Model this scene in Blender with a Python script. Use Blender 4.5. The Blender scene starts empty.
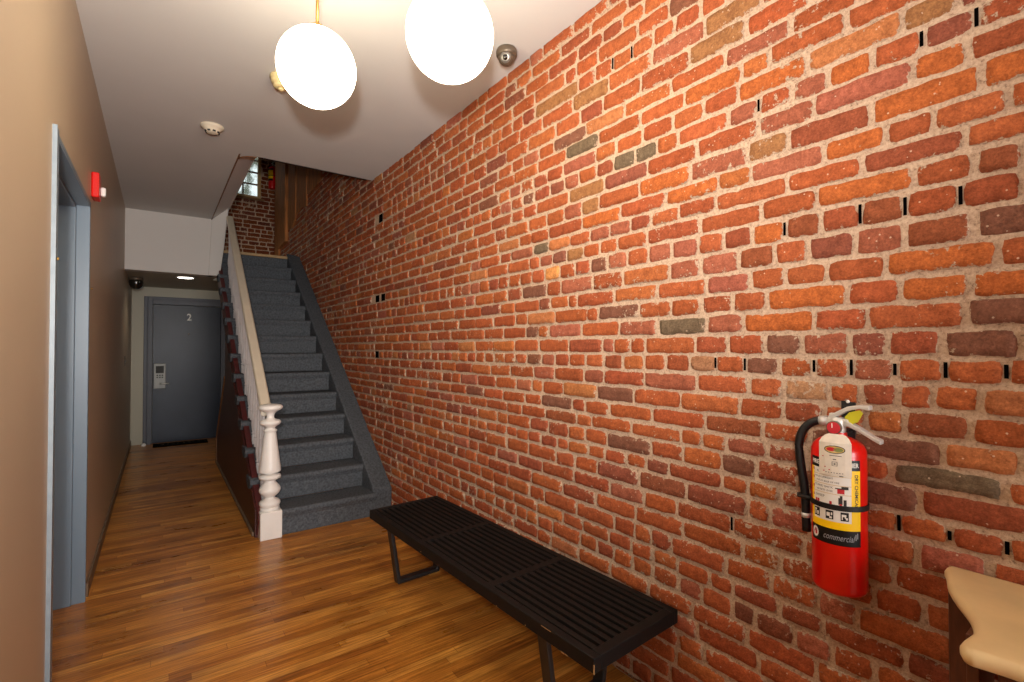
import bpy, bmesh, math, random
from mathutils import Vector, Matrix, noise
random.seed(7)
PI = math.pi
sc = bpy.context.scene
COL = sc.collection

# ------------------------------------------------------------------ dimensions (metres)
XL, XR, ZC = -0.32, 1.62, 2.97          # left wall, brick wall, ceiling
YB = -4.6                               # wall behind the viewer
YD = 8.80                               # wall with the far door
YW = 9.25                               # end wall of the stair well
FL = 484.0
YAW = math.atan(353 / 484.0)
PIT = math.radians(0.85)
HC = 1.39

# ------------------------------------------------------------------ materials
class NT:
    def __init__(s, m):
        s.m = m; s.t = m.node_tree; s.n = s.t.nodes; s.l = s.t.links
    def add(s, typ, **kw):
        n = s.n.new(typ)
        for k, v in kw.items(): setattr(n, k, v)
        return n
    def link(s, a, b): s.l.new(a, b)
    def val(s, node, name, v): node.inputs[name].default_value = v

def lin(c):
    def f(v):
        v /= 255.0
        return v / 12.92 if v <= 0.04045 else ((v + 0.055) / 1.055) ** 2.4
    return (f(c[0]), f(c[1]), f(c[2]), 1.0)

def mat(name, col, rough=0.6, metal=0.0, spec=0.4, bump=0.0, bscale=60, var=0.0, vscale=8, coat=0.0, stretch=None, emis=None, estr=0):
    m = bpy.data.materials.new(name); m.use_nodes = True
    N = NT(m); b = N.n['Principled BSDF']
    c = col if len(col) == 4 else lin(col)
    N.val(b, 'Base Color', c); N.val(b, 'Roughness', rough); N.val(b, 'Metallic', metal)
    N.val(b, 'Specular IOR Level', spec); N.val(b, 'Coat Weight', coat)
    if emis:
        N.val(b, 'Emission Color', emis); N.val(b, 'Emission Strength', estr)
    tc = N.add('ShaderNodeTexCoord')
    src = tc.outputs['Object']
    if stretch:
        mp = N.add('ShaderNodeMapping'); N.val(mp, 'Scale', stretch); N.link(src, mp.inputs['Vector']); src = mp.outputs['Vector']
    if var > 0:
        nz = N.add('ShaderNodeTexNoise'); N.val(nz, 'Scale', vscale); N.val(nz, 'Detail', 5); N.link(src, nz.inputs['Vector'])
        r = N.add('ShaderNodeValToRGB')
        r.color_ramp.elements[0].position = 0.3; r.color_ramp.elements[1].position = 0.72
        r.color_ramp.elements[0].color = (c[0]*(1-var), c[1]*(1-var), c[2]*(1-var), 1)
        r.color_ramp.elements[1].color = (min(1, c[0]*(1+var)), min(1, c[1]*(1+var)), min(1, c[2]*(1+var)), 1)
        N.link(nz.outputs['Fac'], r.inputs['Fac']); N.link(r.outputs['Color'], b.inputs['Base Color'])
    if bump > 0:
        n2 = N.add('ShaderNodeTexNoise'); N.val(n2, 'Scale', bscale); N.val(n2, 'Detail', 6); N.link(src, n2.inputs['Vector'])
        bp = N.add('ShaderNodeBump'); N.val(bp, 'Strength', bump); N.val(bp, 'Distance', 0.01)
        N.link(n2.outputs['Fac'], bp.inputs['Height']); N.link(bp.outputs['Normal'], b.inputs['Normal'])
    return m

M = {}
M['wall_tan'] = mat('wall_tan_paint', (178, 159, 135), 0.42, spec=0.45, bump=0.03, bscale=120, var=0.03, vscale=2)
M['wall_sage'] = mat('wall_sage_paint', (176, 170, 150), 0.5, bump=0.03, bscale=120)
M['ceil'] = mat('ceiling_paint', (206, 205, 203), 0.8, spec=0.2, bump=0.02, bscale=60, var=0.015, vscale=3)
M['bulk'] = mat('bulkhead_paint', (208, 204, 199), 0.8, spec=0.2, bump=0.02, bscale=60)
M['trimwhite'] = mat('pale_trim_paint', (236, 236, 236), 0.7, spec=0.2)
M['beam'] = mat('dark_beam_wood', (58, 40, 26), 0.8, var=0.4, vscale=6, bump=0.3, bscale=25, stretch=(1, 1, 1))
M['carpet'] = mat('grey_stair_carpet', (92, 96, 101), 0.98, spec=0.05, bump=1.0, bscale=170, var=0.34, vscale=62)
M['maroon'] = mat('maroon_panel_paint', (66, 30, 27), 0.45, spec=0.4, bump=0.05, bscale=30, var=0.15, vscale=5)
M['maroon_light'] = mat('maroon_stringer_paint', (82, 34, 34), 0.5, spec=0.4, bump=0.05, bscale=40, var=0.15, vscale=9)
M['white'] = mat('white_gloss_paint', (232, 228, 222), 0.3, spec=0.5, bump=0.06, bscale=45, var=0.03, vscale=14)
M['baluster'] = mat('baluster_white_paint', (212, 210, 210), 0.4, spec=0.45, bump=0.05, bscale=60, var=0.04, vscale=20)
M['rail'] = mat('cream_rail_paint', (214, 202, 180), 0.32, spec=0.5, var=0.04, vscale=9)
M['trimwood'] = mat('oak_trim', (120, 78, 44), 0.5, var=0.25, vscale=12, stretch=(1, 1, 6))
M['lightwood'] = mat('pale_nosing_wood', (176, 144, 100), 0.5, var=0.15, vscale=12)
M['slate'] = mat('blue_grey_frame_paint', (108, 124, 138), 0.38, spec=0.5, bump=0.03, bscale=60, var=0.02, vscale=5)
M['slate_edge'] = mat('pale_frame_edge', (134, 146, 154), 0.4, var=0.1, vscale=20)  # paler tone of the frame paint, for a strip on the casing edge
M['door_far'] = mat('dark_steel_blue_paint', (30, 38, 52), 0.34, spec=0.22, var=0.18, vscale=4, bump=0.04, bscale=25)
M['frame_far'] = mat('grey_frame_paint', (88, 90, 97), 0.42, spec=0.25, var=0.06, vscale=9)
M['black_wood'] = mat('black_stained_wood', (14, 11, 10), 0.6, spec=0.3, var=0.3, vscale=25, stretch=(4, 1, 4), bump=0.08, bscale=60)
M['chip'] = mat('bare_wood_chip', (168, 128, 82), 0.7, var=0.2, vscale=90)
M['black_steel'] = mat('black_steel', (30, 30, 31), 0.4, spec=0.5)
M['red'] = mat('red_enamel', (214, 14, 6), 0.28, spec=0.5, coat=0.25, var=0.04, vscale=6)
M['yellow'] = mat('yellow_label', (250, 204, 10), 0.4, spec=0.4)
M['labelblack'] = mat('black_label', (14, 14, 14), 0.4, spec=0.4)
M['labelwhite'] = mat('white_label', (226, 222, 214), 0.5, spec=0.3)
M['tag'] = mat('paper_tag', (216, 206, 190), 0.7, spec=0.2, var=0.06, vscale=60)
M['ink'] = mat('dark_ink', (50, 48, 46), 0.6)
M['greyink'] = mat('silver_ink', (150, 152, 158), 0.45)
M['redink'] = mat('red_ink', (186, 34, 44), 0.5)
M['greenink'] = mat('green_ink', (120, 128, 70), 0.5)
M['goldink'] = mat('gold_ink', (200, 168, 96), 0.5)
M['rubber'] = mat('black_rubber', (16, 16, 17), 0.5, spec=0.4)
M['chrome'] = mat('brushed_aluminium', (212, 210, 204), 0.42, metal=0.45, bump=0.03, bscale=200)
M['lockplate'] = mat('satin_lock_plate', (150, 150, 146), 0.5, metal=0.3)
M['brass'] = mat('brass', (190, 150, 80), 0.32, metal=0.9)
M['tagyellow'] = mat('yellow_green_seal', (196, 190, 40), 0.45)
M['cream'] = mat('worn_cream_table_paint', (220, 192, 142), 0.38, spec=0.5, var=0.1, vscale=9, bump=0.05, bscale=35)
M['redwood'] = mat('red_brown_table_wood', (82, 44, 26), 0.5, var=0.3, vscale=14, stretch=(6, 6, 1))
M['ivory'] = mat('ivory_plastic', (224, 214, 192), 0.45, spec=0.4)
M['cream_metal'] = mat('cream_metal', (222, 204, 150), 0.45, spec=0.4)
M['bronze'] = mat('grey_bronze_plastic', (104, 92, 78), 0.35, metal=0.4)
M['lens_black'] = mat('black_lens', (8, 8, 9), 0.08, spec=0.8, coat=0.6)
M['silver_ring'] = mat('silver_ring', (140, 136, 130), 0.3, metal=0.6)
M['strobe'] = mat('clear_strobe', (232, 230, 226), 0.15, spec=0.7)
M['dark_dome'] = mat('smoked_dome', (26, 24, 22), 0.06, spec=0.8, coat=0.8)
M['mat'] = mat('black_door_mat', (14, 13, 11), 0.95, spec=0.05, bump=0.6, bscale=200)
M['matmark'] = mat('door_mat_lettering', (104, 98, 80), 0.95)
M['plank'] = mat('old_wall_plank', (178, 112, 58), 0.75, var=0.45, vscale=7, stretch=(6, 6, 0.7), bump=0.3, bscale=30)
M['gap_shade'] = mat('gap_shade_black', (6, 5, 5), 0.95, spec=0.0)
M['sash'] = mat('sash_wood', (196, 164, 112), 0.5, var=0.1, vscale=20)
M['muntin'] = mat('muntin_wood', (128, 92, 54), 0.5)
M['plastic_white'] = mat('white_plastic', (225, 222, 214), 0.4)
M['switch'] = mat('dark_bronze_plate', (60, 52, 44), 0.4, metal=0.5)
M['base'] = mat('baseboard_paint', (112, 92, 72), 0.5, spec=0.4)

def emit_mat(name, col, s):
    m = bpy.data.materials.new(name); m.use_nodes = True
    N = NT(m); b = N.n['Principled BSDF']
    N.val(b, 'Base Color', (0.9, 0.88, 0.84, 1)); N.val(b, 'Roughness', 0.25)
    N.val(b, 'Emission Color', col); N.val(b, 'Emission Strength', s)
    return m
M['globe'] = emit_mat('lit_opal_glass', (1.0, 0.86, 0.63, 1), 19.0)
M['downlight'] = emit_mat('lit_downlight', (1.0, 0.93, 0.8, 1), 9.0)

def window_mat():
    m = bpy.data.materials.new('wavy_window_glass'); m.use_nodes = True
    N = NT(m); b = N.n['Principled BSDF']
    N.val(b, 'Base Color', (0.95, 0.98, 0.97, 1)); N.val(b, 'Roughness', 0.08); N.val(b, 'Transmission Weight', 1.0); N.val(b, 'IOR', 1.2)
    tc = N.add('ShaderNodeTexCoord'); nz = N.add('ShaderNodeTexNoise'); N.val(nz, 'Scale', 9); N.link(tc.outputs['Object'], nz.inputs['Vector'])
    bp = N.add('ShaderNodeBump'); N.val(bp, 'Strength', 0.25); N.val(bp, 'Distance', 0.02); N.link(nz.outputs['Fac'], bp.inputs['Height']); N.link(bp.outputs['Normal'], b.inputs['Normal'])
    return m
M['glass'] = window_mat()

def floor_mat():
    m = bpy.data.materials.new('strip_oak_floor'); m.use_nodes = True
    N = NT(m); b = N.n['Principled BSDF']
    tc = N.add('ShaderNodeTexCoord')
    sx = N.add('ShaderNodeSeparateXYZ'); N.link(tc.outputs['Object'], sx.inputs[0])
    def mth(op, a_, b_=None, c_=None):
        n = N.add('ShaderNodeMath', operation=op)
        for i, v in enumerate((a_, b_, c_)):
            if v is None: continue
            if isinstance(v, (int, float)): n.inputs[i].default_value = v
            else: N.link(v, n.inputs[i])
        return n.outputs[0]
    yr = mth('DIVIDE', sx.outputs['Y'], 0.050); row = mth('FLOOR', yr); fy = mth('FRACT', yr)
    wn = N.add('ShaderNodeTexWhiteNoise', noise_dimensions='1D'); N.link(row, wn.inputs['W'])
    xr = mth('ADD', mth('DIVIDE', sx.outputs['X'], 0.86), mth('MULTIPLY', wn.outputs['Value'], 7.3)); bid = mth('FLOOR', xr); fx = mth('FRACT', xr)
    cv = N.add('ShaderNodeCombineXYZ'); N.link(row, cv.inputs[0]); N.link(bid, cv.inputs[1])
    wn2 = N.add('ShaderNodeTexWhiteNoise', noise_dimensions='2D'); N.link(cv.outputs[0], wn2.inputs['Vector'])
    ey = mth('MINIMUM', fy, mth('SUBTRACT', 1.0, fy)); ex = mth('MINIMUM', fx, mth('SUBTRACT', 1.0, fx))
    joint = mth('MAXIMUM', mth('LESS_THAN', ey, 0.016), mth('LESS_THAN', ex, 0.0012))
    ramp = N.add('ShaderNodeValToRGB'); cr = ramp.color_ramp
    cr.elements[0].position = 0.0; cr.elements[0].color = lin((170, 106, 42))
    cr.elements[1].position = 1.0; cr.elements[1].color = lin((230, 166, 80))
    for p, c in ((0.12, (190, 122, 48)), (0.5, (212, 142, 60)), (0.8, (222, 154, 68))):
        e = cr.elements.new(p); e.color = lin(c)
    N.link(wn2.outputs['Value'], ramp.inputs['Fac'])
    # grain stretched along each strip
    mp = N.add('ShaderNodeMapping'); N.val(mp, 'Scale', (2.0, 66, 1)); N.link(tc.outputs['Object'], mp.inputs['Vector'])
    g = N.add('ShaderNodeTexNoise'); N.val(g, 'Scale', 1.6); N.val(g, 'Detail', 8); N.val(g, 'Roughness', 0.65); N.link(mp.outputs['Vector'], g.inputs['Vector'])
    gr = N.add('ShaderNodeValToRGB'); gr.color_ramp.elements[0].position = 0.36; gr.color_ramp.elements[0].color = (0.42, 0.36, 0.3, 1)
    gr.color_ramp.elements[1].position = 0.62; gr.color_ramp.elements[1].color = (1.06, 1.05, 1.02, 1)
    N.link(g.outputs['Fac'], gr.inputs['Fac'])
    mx = N.add('ShaderNodeMix', data_type='RGBA', blend_type='MULTIPLY'); N.val(mx, 0, 0.95)
    N.link(ramp.outputs['Color'], mx.inputs[6]); N.link(gr.outputs['Color'], mx.inputs[7])
    # broad worn patches, darker traffic stains
    w = N.add('ShaderNodeTexNoise'); N.val(w, 'Scale', 2.3); N.val(w, 'Detail', 7); N.val(w, 'Roughness', 0.6)
    mpw = N.add('ShaderNodeMapping'); N.val(mpw, 'Scale', (0.8, 2.6, 1)); N.link(tc.outputs['Object'], mpw.inputs['Vector']); N.link(mpw.outputs['Vector'], w.inputs['Vector'])
    wr = N.add('ShaderNodeValToRGB'); wr.color_ramp.elements[0].position = 0.33; wr.color_ramp.elements[0].color = (0.5, 0.46, 0.44, 1)
    wr.color_ramp.elements[1].position = 0.55; wr.color_ramp.elements[1].color = (1, 1, 1, 1)
    N.link(w.outputs['Fac'], wr.inputs['Fac'])
    mx2 = N.add('ShaderNodeMix', data_type='RGBA', blend_type='MULTIPLY'); N.val(mx2, 0, 0.75)
    N.link(mx.outputs[2], mx2.inputs[6]); N.link(wr.outputs['Color'], mx2.inputs[7])
    # dark joints between strips
    mx3 = N.add('ShaderNodeMix', data_type='RGBA', blend_type='MIX')
    N.link(mth('MULTIPLY', joint, 0.7), mx3.inputs[0]); 
    # a worn grey-brown patch where people step off the stairs
    ds = N.add('ShaderNodeVectorMath', operation='DISTANCE'); ds.inputs[1].default_value = (0, 0, 0)
    mps = N.add('ShaderNodeMapping'); N.val(mps, 'Location', (-1.12*1.5, -3.42*2.4, 0)); N.val(mps, 'Scale', (1.5, 2.4, 0)); N.link(tc.outputs['Object'], mps.inputs['Vector'])
    N.link(mps.outputs['Vector'], ds.inputs[0])
    sm = N.add('ShaderNodeMapRange'); N.val(sm, 'From Min', 0.1); N.val(sm, 'From Max', 0.62); N.val(sm, 'To Min', 0.95); N.val(sm, 'To Max', 0.0); N.link(ds.outputs['Value'], sm.inputs['Value'])
    g2 = N.add('ShaderNodeMapRange'); N.val(g2, 'From Min', 0.4); N.val(g2, 'From Max', 0.62); N.link(g.outputs['Fac'], g2.inputs['Value'])
    st_ = mth('MULTIPLY', sm.outputs['Result'], mth('SUBTRACT', 1.1, g2.outputs['Result']))
    mx4 = N.add('ShaderNodeMix', data_type='RGBA', blend_type='MULTIPLY', clamp_factor=True)
    N.link(st_, mx4.inputs[0]); N.link(mx2.outputs[2], mx4.inputs[6]); N.val(mx4, 7, (0.34, 0.36, 0.4, 1))
    N.link(mx4.outputs[2], mx3.inputs[6]); N.val(mx3, 7, lin((96, 54, 24)))
    N.link(mx3.outputs[2], b.inputs['Base Color'])
    rr = N.add('ShaderNodeMapRange'); N.val(rr, 'To Min', 0.2); N.val(rr, 'To Max', 0.4); N.link(w.outputs['Fac'], rr.inputs['Value'])
    N.link(rr.outputs['Result'], b.inputs['Roughness']); N.val(b, 'Specular IOR Level', 0.45)
    bp = N.add('ShaderNodeBump'); N.val(bp, 'Strength', 0.12); N.val(bp, 'Distance', 0.003); N.link(g.outputs['Fac'], bp.inputs['Height']); N.link(bp.outputs['Normal'], b.inputs['Normal'])
    return m
M['floor'] = floor_mat()

def brick_mats():
    # bricks: colour per brick from an attribute; lime mortar smeared over the ragged rims
    m = bpy.data.materials.new('old_red_brick'); m.use_nodes = True
    N = NT(m); b = N.n['Principled BSDF']
    tc = N.add('ShaderNodeTexCoord')
    at = N.add('ShaderNodeAttribute'); at.attribute_name = 'bcol'
    ed = N.add('ShaderNodeAttribute'); ed.attribute_name = 'edge'
    n1 = N.add('ShaderNodeTexNoise'); N.val(n1, 'Scale', 34); N.val(n1, 'Detail', 10); N.val(n1, 'Roughness', 0.74); N.link(tc.outputs['Object'], n1.inputs['Vector'])
    r1 = N.add('ShaderNodeValToRGB'); r1.color_ramp.elements[0].position = 0.3; r1.color_ramp.elements[0].color = (0.5, 0.45, 0.42, 1)
    r1.color_ramp.elements[1].position = 0.7; r1.color_ramp.elements[1].color = (1.22, 1.24, 1.26, 1)
    N.link(n1.outputs['Fac'], r1.inputs['Fac'])
    mx = N.add('ShaderNodeMix', data_type='RGBA', blend_type='MULTIPLY'); N.val(mx, 0, 0.85)
    ng = N.add('ShaderNodeTexNoise'); N.val(ng, 'Scale', 150); N.val(ng, 'Detail', 5); N.val(ng, 'Roughness', 0.75); N.link(tc.outputs['Object'], ng.inputs['Vector'])
    rg = N.add('ShaderNodeValToRGB'); rg.color_ramp.elements[0].position = 0.34; rg.color_ramp.elements[0].color = (0.62, 0.58, 0.56, 1)
    rg.color_ramp.elements[1].position = 0.66; rg.color_ramp.elements[1].color = (1.28, 1.3, 1.34, 1); N.link(ng.outputs['Fac'], rg.inputs['Fac'])
    mg = N.add('ShaderNodeMix', data_type='RGBA', blend_type='MULTIPLY'); N.val(mg, 0, 0.8)
    N.link(at.outputs['Color'], mg.inputs[6]); N.link(rg.outputs['Color'], mg.inputs[7])
    N.link(mg.outputs[2], mx.inputs[6]); N.link(r1.outputs['Color'], mx.inputs[7])
    # fine grit
    n2 = N.add('ShaderNodeTexNoise'); N.val(n2, 'Scale', 190); N.val(n2, 'Detail', 4); N.link(tc.outputs['Object'], n2.inputs['Vector'])
    # white flecks
    n3 = N.add('ShaderNodeTexVoronoi'); N.val(n3, 'Scale', 52); N.link(tc.outputs['Object'], n3.inputs['Vector'])
    n3b = N.add('ShaderNodeTexNoise'); N.val(n3b, 'Scale', 11); N.val(n3b, 'Detail', 3); N.link(tc.outputs['Object'], n3b.inputs['Vector'])
    lt = N.add('ShaderNodeMath', operation='LESS_THAN'); N.link(n3.outputs['Distance'], lt.inputs[0]); lt.inputs[1].default_value = 0.13
    gt = N.add('ShaderNodeMath', operation='GREATER_THAN'); N.link(n3b.outputs['Fac'], gt.inputs[0]); gt.inputs[1].default_value = 0.54
    fl = N.add('ShaderNodeMath', operation='MULTIPLY'); N.link(lt.outputs[0], fl.inputs[0]); N.link(gt.outputs[0], fl.inputs[1])
    fl2 = N.add('ShaderNodeMath', operation='MULTIPLY'); N.link(fl.outputs[0], fl2.inputs[0]); fl2.inputs[1].default_value = 0.6
    mx2 = N.add('ShaderNodeMix', data_type='RGBA'); N.link(fl2.outputs[0], mx2.inputs[0]); N.link(mx.outputs[2], mx2.inputs[6]); N.val(mx2, 7, lin((222, 196, 170)))
    # rim mortar: edge attr 0 at the rim, 1 inside
    n4 = N.add('ShaderNodeTexNoise'); N.val(n4, 'Scale', 48); N.val(n4, 'Detail', 8); N.val(n4, 'Roughness', 0.68); N.link(tc.outputs['Object'], n4.inputs['Vector'])
    mr = N.add('ShaderNodeMapRange'); N.val(mr, 'From Min', 0.40); N.val(mr, 'From Max', 0.74); N.val(mr, 'To Min', 0.12); N.val(mr, 'To Max', 1.16); n5 = N.add('ShaderNodeTexNoise'); N.val(n5, 'Scale', 3.3); N.val(n5, 'Detail', 3); N.link(tc.outputs['Object'], n5.inputs['Vector'])
    n5m = N.add('ShaderNodeMath', operation='MULTIPLY_ADD'); N.link(n5.outputs['Fac'], n5m.inputs[0]); n5m.inputs[1].default_value = 0.45; N.link(n4.outputs['Fac'], n5m.inputs[2])
    n5s = N.add('ShaderNodeMath', operation='SUBTRACT'); N.link(n5m.outputs[0], n5s.inputs[0]); n5s.inputs[1].default_value = 0.215
    N.link(n5s.outputs[0], mr.inputs['Value'])
    sb = N.add('ShaderNodeMath', operation='SUBTRACT'); N.link(mr.outputs['Result'], sb.inputs[0]); N.link(ed.outputs['Fac'], sb.inputs[1])
    st = N.add('ShaderNodeMapRange'); N.val(st, 'From Min', -0.04); N.val(st, 'From Max', 0.06); N.link(sb.outputs[0], st.inputs['Value'])
    mcol = N.add('ShaderNodeValToRGB'); mcol.color_ramp.elements[0].color = lin((152, 126, 104)); mcol.color_ramp.elements[1].color = lin((206, 180, 154))
    mcol.color_ramp.elements[0].position = 0.3; mcol.color_ramp.elements[1].position = 0.7
    N.link(n2.outputs['Fac'], mcol.inputs['Fac'])
    mx3 = N.add('ShaderNodeMix', data_type='RGBA'); N.link(st.outputs['Result'], mx3.inputs[0]); N.link(mx2.outputs[2], mx3.inputs[6]); N.link(mcol.outputs['Color'], mx3.inputs[7])
    N.link(mx3.outputs[2], b.inputs['Base Color'])
    N.val(b, 'Roughness', 0.85); N.val(b, 'Specular IOR Level', 0.2)
    ad = N.add('ShaderNodeMath', operation='MULTIPLY_ADD'); N.link(n1.outputs['Fac'], ad.inputs[0]); ad.inputs[1].default_value = 2.0; N.link(n2.outputs['Fac'], ad.inputs[2])
    bp = N.add('ShaderNodeBump'); N.val(bp, 'Strength', 0.8); N.val(bp, 'Distance', 0.005); N.link(ad.outputs[0], bp.inputs['Height']); N.link(bp.outputs['Normal'], b.inputs['Normal'])
    M['brick'] = m
    m2 = bpy.data.materials.new('lime_mortar'); m2.use_nodes = True
    N = NT(m2); b = N.n['Principled BSDF']
    tc = N.add('ShaderNodeTexCoord')
    n = N.add('ShaderNodeTexNoise'); N.val(n, 'Scale', 120); N.val(n, 'Detail', 7); N.val(n, 'Roughness', 0.7); N.link(tc.outputs['Object'], n.inputs['Vector'])
    r = N.add('ShaderNodeValToRGB'); e = r.color_ramp.elements
    e[0].position = 0.32; e[0].color = lin((126, 102, 84)); e[1].position = 0.66; e[1].color = lin((210, 184, 158))
    k = e.new(0.44); k.color = lin((184, 156, 132))
    N.link(n.outputs['Fac'], r.inputs['Fac']); N.link(r.outputs['Color'], b.inputs['Base Color'])
    N.val(b, 'Roughness', 0.95); N.val(b, 'Specular IOR Level', 0.1)
    bp = N.add('ShaderNodeBump'); N.val(bp, 'Strength', 0.8); N.val(bp, 'Distance', 0.006); N.link(n.outputs['Fac'], bp.inputs['Height']); N.link(bp.outputs['Normal'], b.inputs['Normal'])
    M['mortar'] = m2
brick_mats()

# ------------------------------------------------------------------ mesh helpers
def finish(name, bm, mats, parent=None, smooth=False, bevel=0.0, seg=2, loc=None, autos=True):
    me = bpy.data.meshes.new(name); bm.normal_update()
    bm.to_mesh(me); bm.free()
    if not isinstance(mats, (list, tuple)): mats = [mats]
    for mm in mats: me.materials.append(mm)
    o = bpy.data.objects.new(name, me); COL.objects.link(o)
    if loc: o.location = loc
    if parent: o.parent = parent
    if smooth:
        for p in me.polygons: p.use_smooth = True
    if bevel > 0:
        md = o.modifiers.new('bevel', 'BEVEL'); md.width = bevel; md.segments = seg; md.limit_method = 'ANGLE'; md.angle_limit = math.radians(40)
    return o

def box(bm, x0, x1, y0, y1, z0, z1, mi=0):
    vs = [bm.verts.new(p) for p in ((x0,y0,z0),(x1,y0,z0),(x1,y1,z0),(x0,y1,z0),(x0,y0,z1),(x1,y0,z1),(x1,y1,z1),(x0,y1,z1))]
    for f in ((0,3,2,1),(4,5,6,7),(0,1,5,4),(1,2,6,5),(2,3,7,6),(3,0,4,7)):
        bm.faces.new([vs[i] for i in f]).material_index = mi
    return vs

def prism(bm, pts, axis, a0, a1, mi=0):
    """extrude a 2D outline along axis 'x' (pts=(y,z)), 'y' (pts=(x,z)) or 'z' (pts=(x,y))"""
    def P(p, a):
        return {'x': (a, p[0], p[1]), 'y': (p[0], a, p[1]), 'z': (p[0], p[1], a)}[axis]
    A = [bm.verts.new(P(p, a0)) for p in pts]; B = [bm.verts.new(P(p, a1)) for p in pts]
    fs = [bm.faces.new(A), bm.faces.new(B[::-1])]
    n = len(pts)
    for i in range(n):
        fs.append(bm.faces.new((A[i], B[i], B[(i+1) % n], A[(i+1) % n])))
    for f in fs: f.material_index = mi
    bmesh.ops.recalc_face_normals(bm, faces=fs)
    return fs

def lathe(bm, prof, cx=0, cy=0, n=24, mi=0, mtx=None, cap=True):
    rings = []
    for r, z in prof:
        ring = []
        for i in range(n):
            a = 2*PI*i/n; p = Vector((cx + r*math.cos(a), cy + r*math.sin(a), z))
            if mtx: p = mtx @ p
            ring.append(bm.verts.new(p))
        rings.append(ring)
    fs = []
    for a, b in zip(rings, rings[1:]):
        for i in range(n):
            fs.append(bm.faces.new((a[i], a[(i+1) % n], b[(i+1) % n], b[i])))
    if cap:
        fs.append(bm.faces.new(rings[0][::-1])); fs.append(bm.faces.new(rings[-1]))
    for f in fs: f.material_index = mi
    bmesh.ops.recalc_face_normals(bm, faces=fs)
    return fs

def tube(bm, pts, r, n=10, mi=0, flat=None):
    pts = [Vector(p) for p in pts]
    rings = []
    up = Vector((0, 0, 1))
    for i, p in enumerate(pts):
        d = (pts[min(i+1, len(pts)-1)] - pts[max(i-1, 0)]).normalized()
        u = d.cross(up)
        if u.length < 1e-3: u = d.cross(Vector((0, 1, 0)))
        u.normalize(); v = u.cross(d).normalized()
        rr = r[i] if isinstance(r, (list, tuple)) else r
        rings.append([bm.verts.new(p + u*rr*math.cos(2*PI*k/n) + v*rr*(flat or 1)*math.sin(2*PI*k/n)) for k in range(n)])
    fs = []
    for a, b in zip(rings, rings[1:]):
        for k in range(n): fs.append(bm.faces.new((a[k], a[(k+1) % n], b[(k+1) % n], b[k])))
    fs.append(bm.faces.new(rings[0][::-1])); fs.append(bm.faces.new(rings[-1]))
    for f in fs: f.material_index = mi
    bmesh.ops.recalc_face_normals(bm, faces=fs)

def smooth_curve(pts, k=6):
    pts = [Vector(p) for p in pts]; out = []
    for i in range(len(pts)-1):
        p0 = pts[max(i-1, 0)]; p1 = pts[i]; p2 = pts[i+1]; p3 = pts[min(i+2, len(pts)-1)]
        for j in range(k):
            t = j/k
            out.append(0.5*((2*p1) + (p2-p0)*t + (2*p0-5*p1+4*p2-p3)*t*t + (3*p1-p0-3*p2+p3)*t**3))
    out.append(pts[-1]); return out

def shade_auto(o, ang=35):
    me = o.data
    for p in me.polygons: p.use_smooth = True
    bm = bmesh.new(); bm.from_mesh(me)
    for e in bm.edges:
        if len(e.link_faces) == 2 and e.calc_face_angle(0) > math.radians(ang): e.smooth = False
    bm.to_mesh(me); bm.free()
    return o

def thing(name, label, cat, loc=(0, 0, 0), group=None):
    o = bpy.data.objects.new(name, None); COL.objects.link(o); o.location = loc
    o.empty_display_size = 0.05
    o['label'] = label; o['category'] = cat
    if group: o['group'] = group
    return o
def tag(o, label, cat, group=None):
    o['label'] = label; o['category'] = cat
    if group: o['group'] = group
    return o
def struct(o, label, cat):
    o['kind'] = 'structure'; o['label'] = label; o['category'] = cat
    return o

def text_bm(txt, size, shear=0.0, align='CENTER', bold=0.0):
    """flat text outline as a bmesh in the XY plane"""
    cu = bpy.data.curves.new('t', 'FONT'); cu.body = txt; cu.size = size; cu.shear = shear
    cu.align_x = align; cu.align_y = 'CENTER'; cu.offset = bold; cu.resolution_u = 3
    ob = bpy.data.objects.new('t', cu); COL.objects.link(ob)
    dg = bpy.context.evaluated_depsgraph_get(); dg.update()
    me = bpy.data.meshes.new_from_object(ob.evaluated_get(dg))
    bm = bmesh.new(); bm.from_mesh(me)
    bpy.data.objects.remove(ob); bpy.data.curves.remove(cu); bpy.data.meshes.remove(me)
    return bm
def merge(bm, src, f, mi=0):
    mp = {v: bm.verts.new(f(v.co)) for v in src.verts}
    for fc in src.faces:
        try: bm.faces.new([mp[v] for v in fc.verts]).material_index = mi
        except ValueError: pass
    src.free()

# ------------------------------------------------------------------ floor, ceiling, walls
bm = bmesh.new(); box(bm, -1.0, 1.75, YB-0.1, 9.1, -0.08, 0.0)
struct(finish('floor', bm, M['floor']), 'glossy orange-brown strip oak floor running across the hallway', 'floor')

DY0, DY1, DZ = 2.455, 3.545, 2.185      # left doorway
bm = bmesh.new()
box(bm, XL-0.16, XL, YB-0.1, DY0, 0, ZC)
box(bm, XL-0.16, XL, DY1, 9.1, 0, ZC)
box(bm, XL-0.16, XL, DY0, DY1, DZ, ZC)
struct(finish('wall_left', bm, M['wall_tan']), 'smooth tan painted wall on the left with a doorway', 'wall')

bm = bmesh.new(); box(bm, XL-0.16, XR+0.1, YB-0.15, YB, 0, ZC)
struct(finish('wall_front', bm, M['wall_tan']), 'tan wall behind the viewer', 'wall')

# ceiling with the stair opening
op = [(XL-0.16, YB-0.15), (XR+0.12, YB-0.15), (XR+0.12, 4.445), (0.70, 4.445), (0.635, 4.452), (0.58, 4.475), (0.54, 4.515), (0.517, 4.57), (0.511, 4.64), (0.505, 7.0), (XL-0.16, 7.0)]
bm = bmesh.new(); prism(bm, op, 'z', ZC, ZC+0.16)
struct(finish('ceiling', bm, M['ceil']), 'off-white plaster ceiling with the stair opening', 'ceiling')

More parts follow.
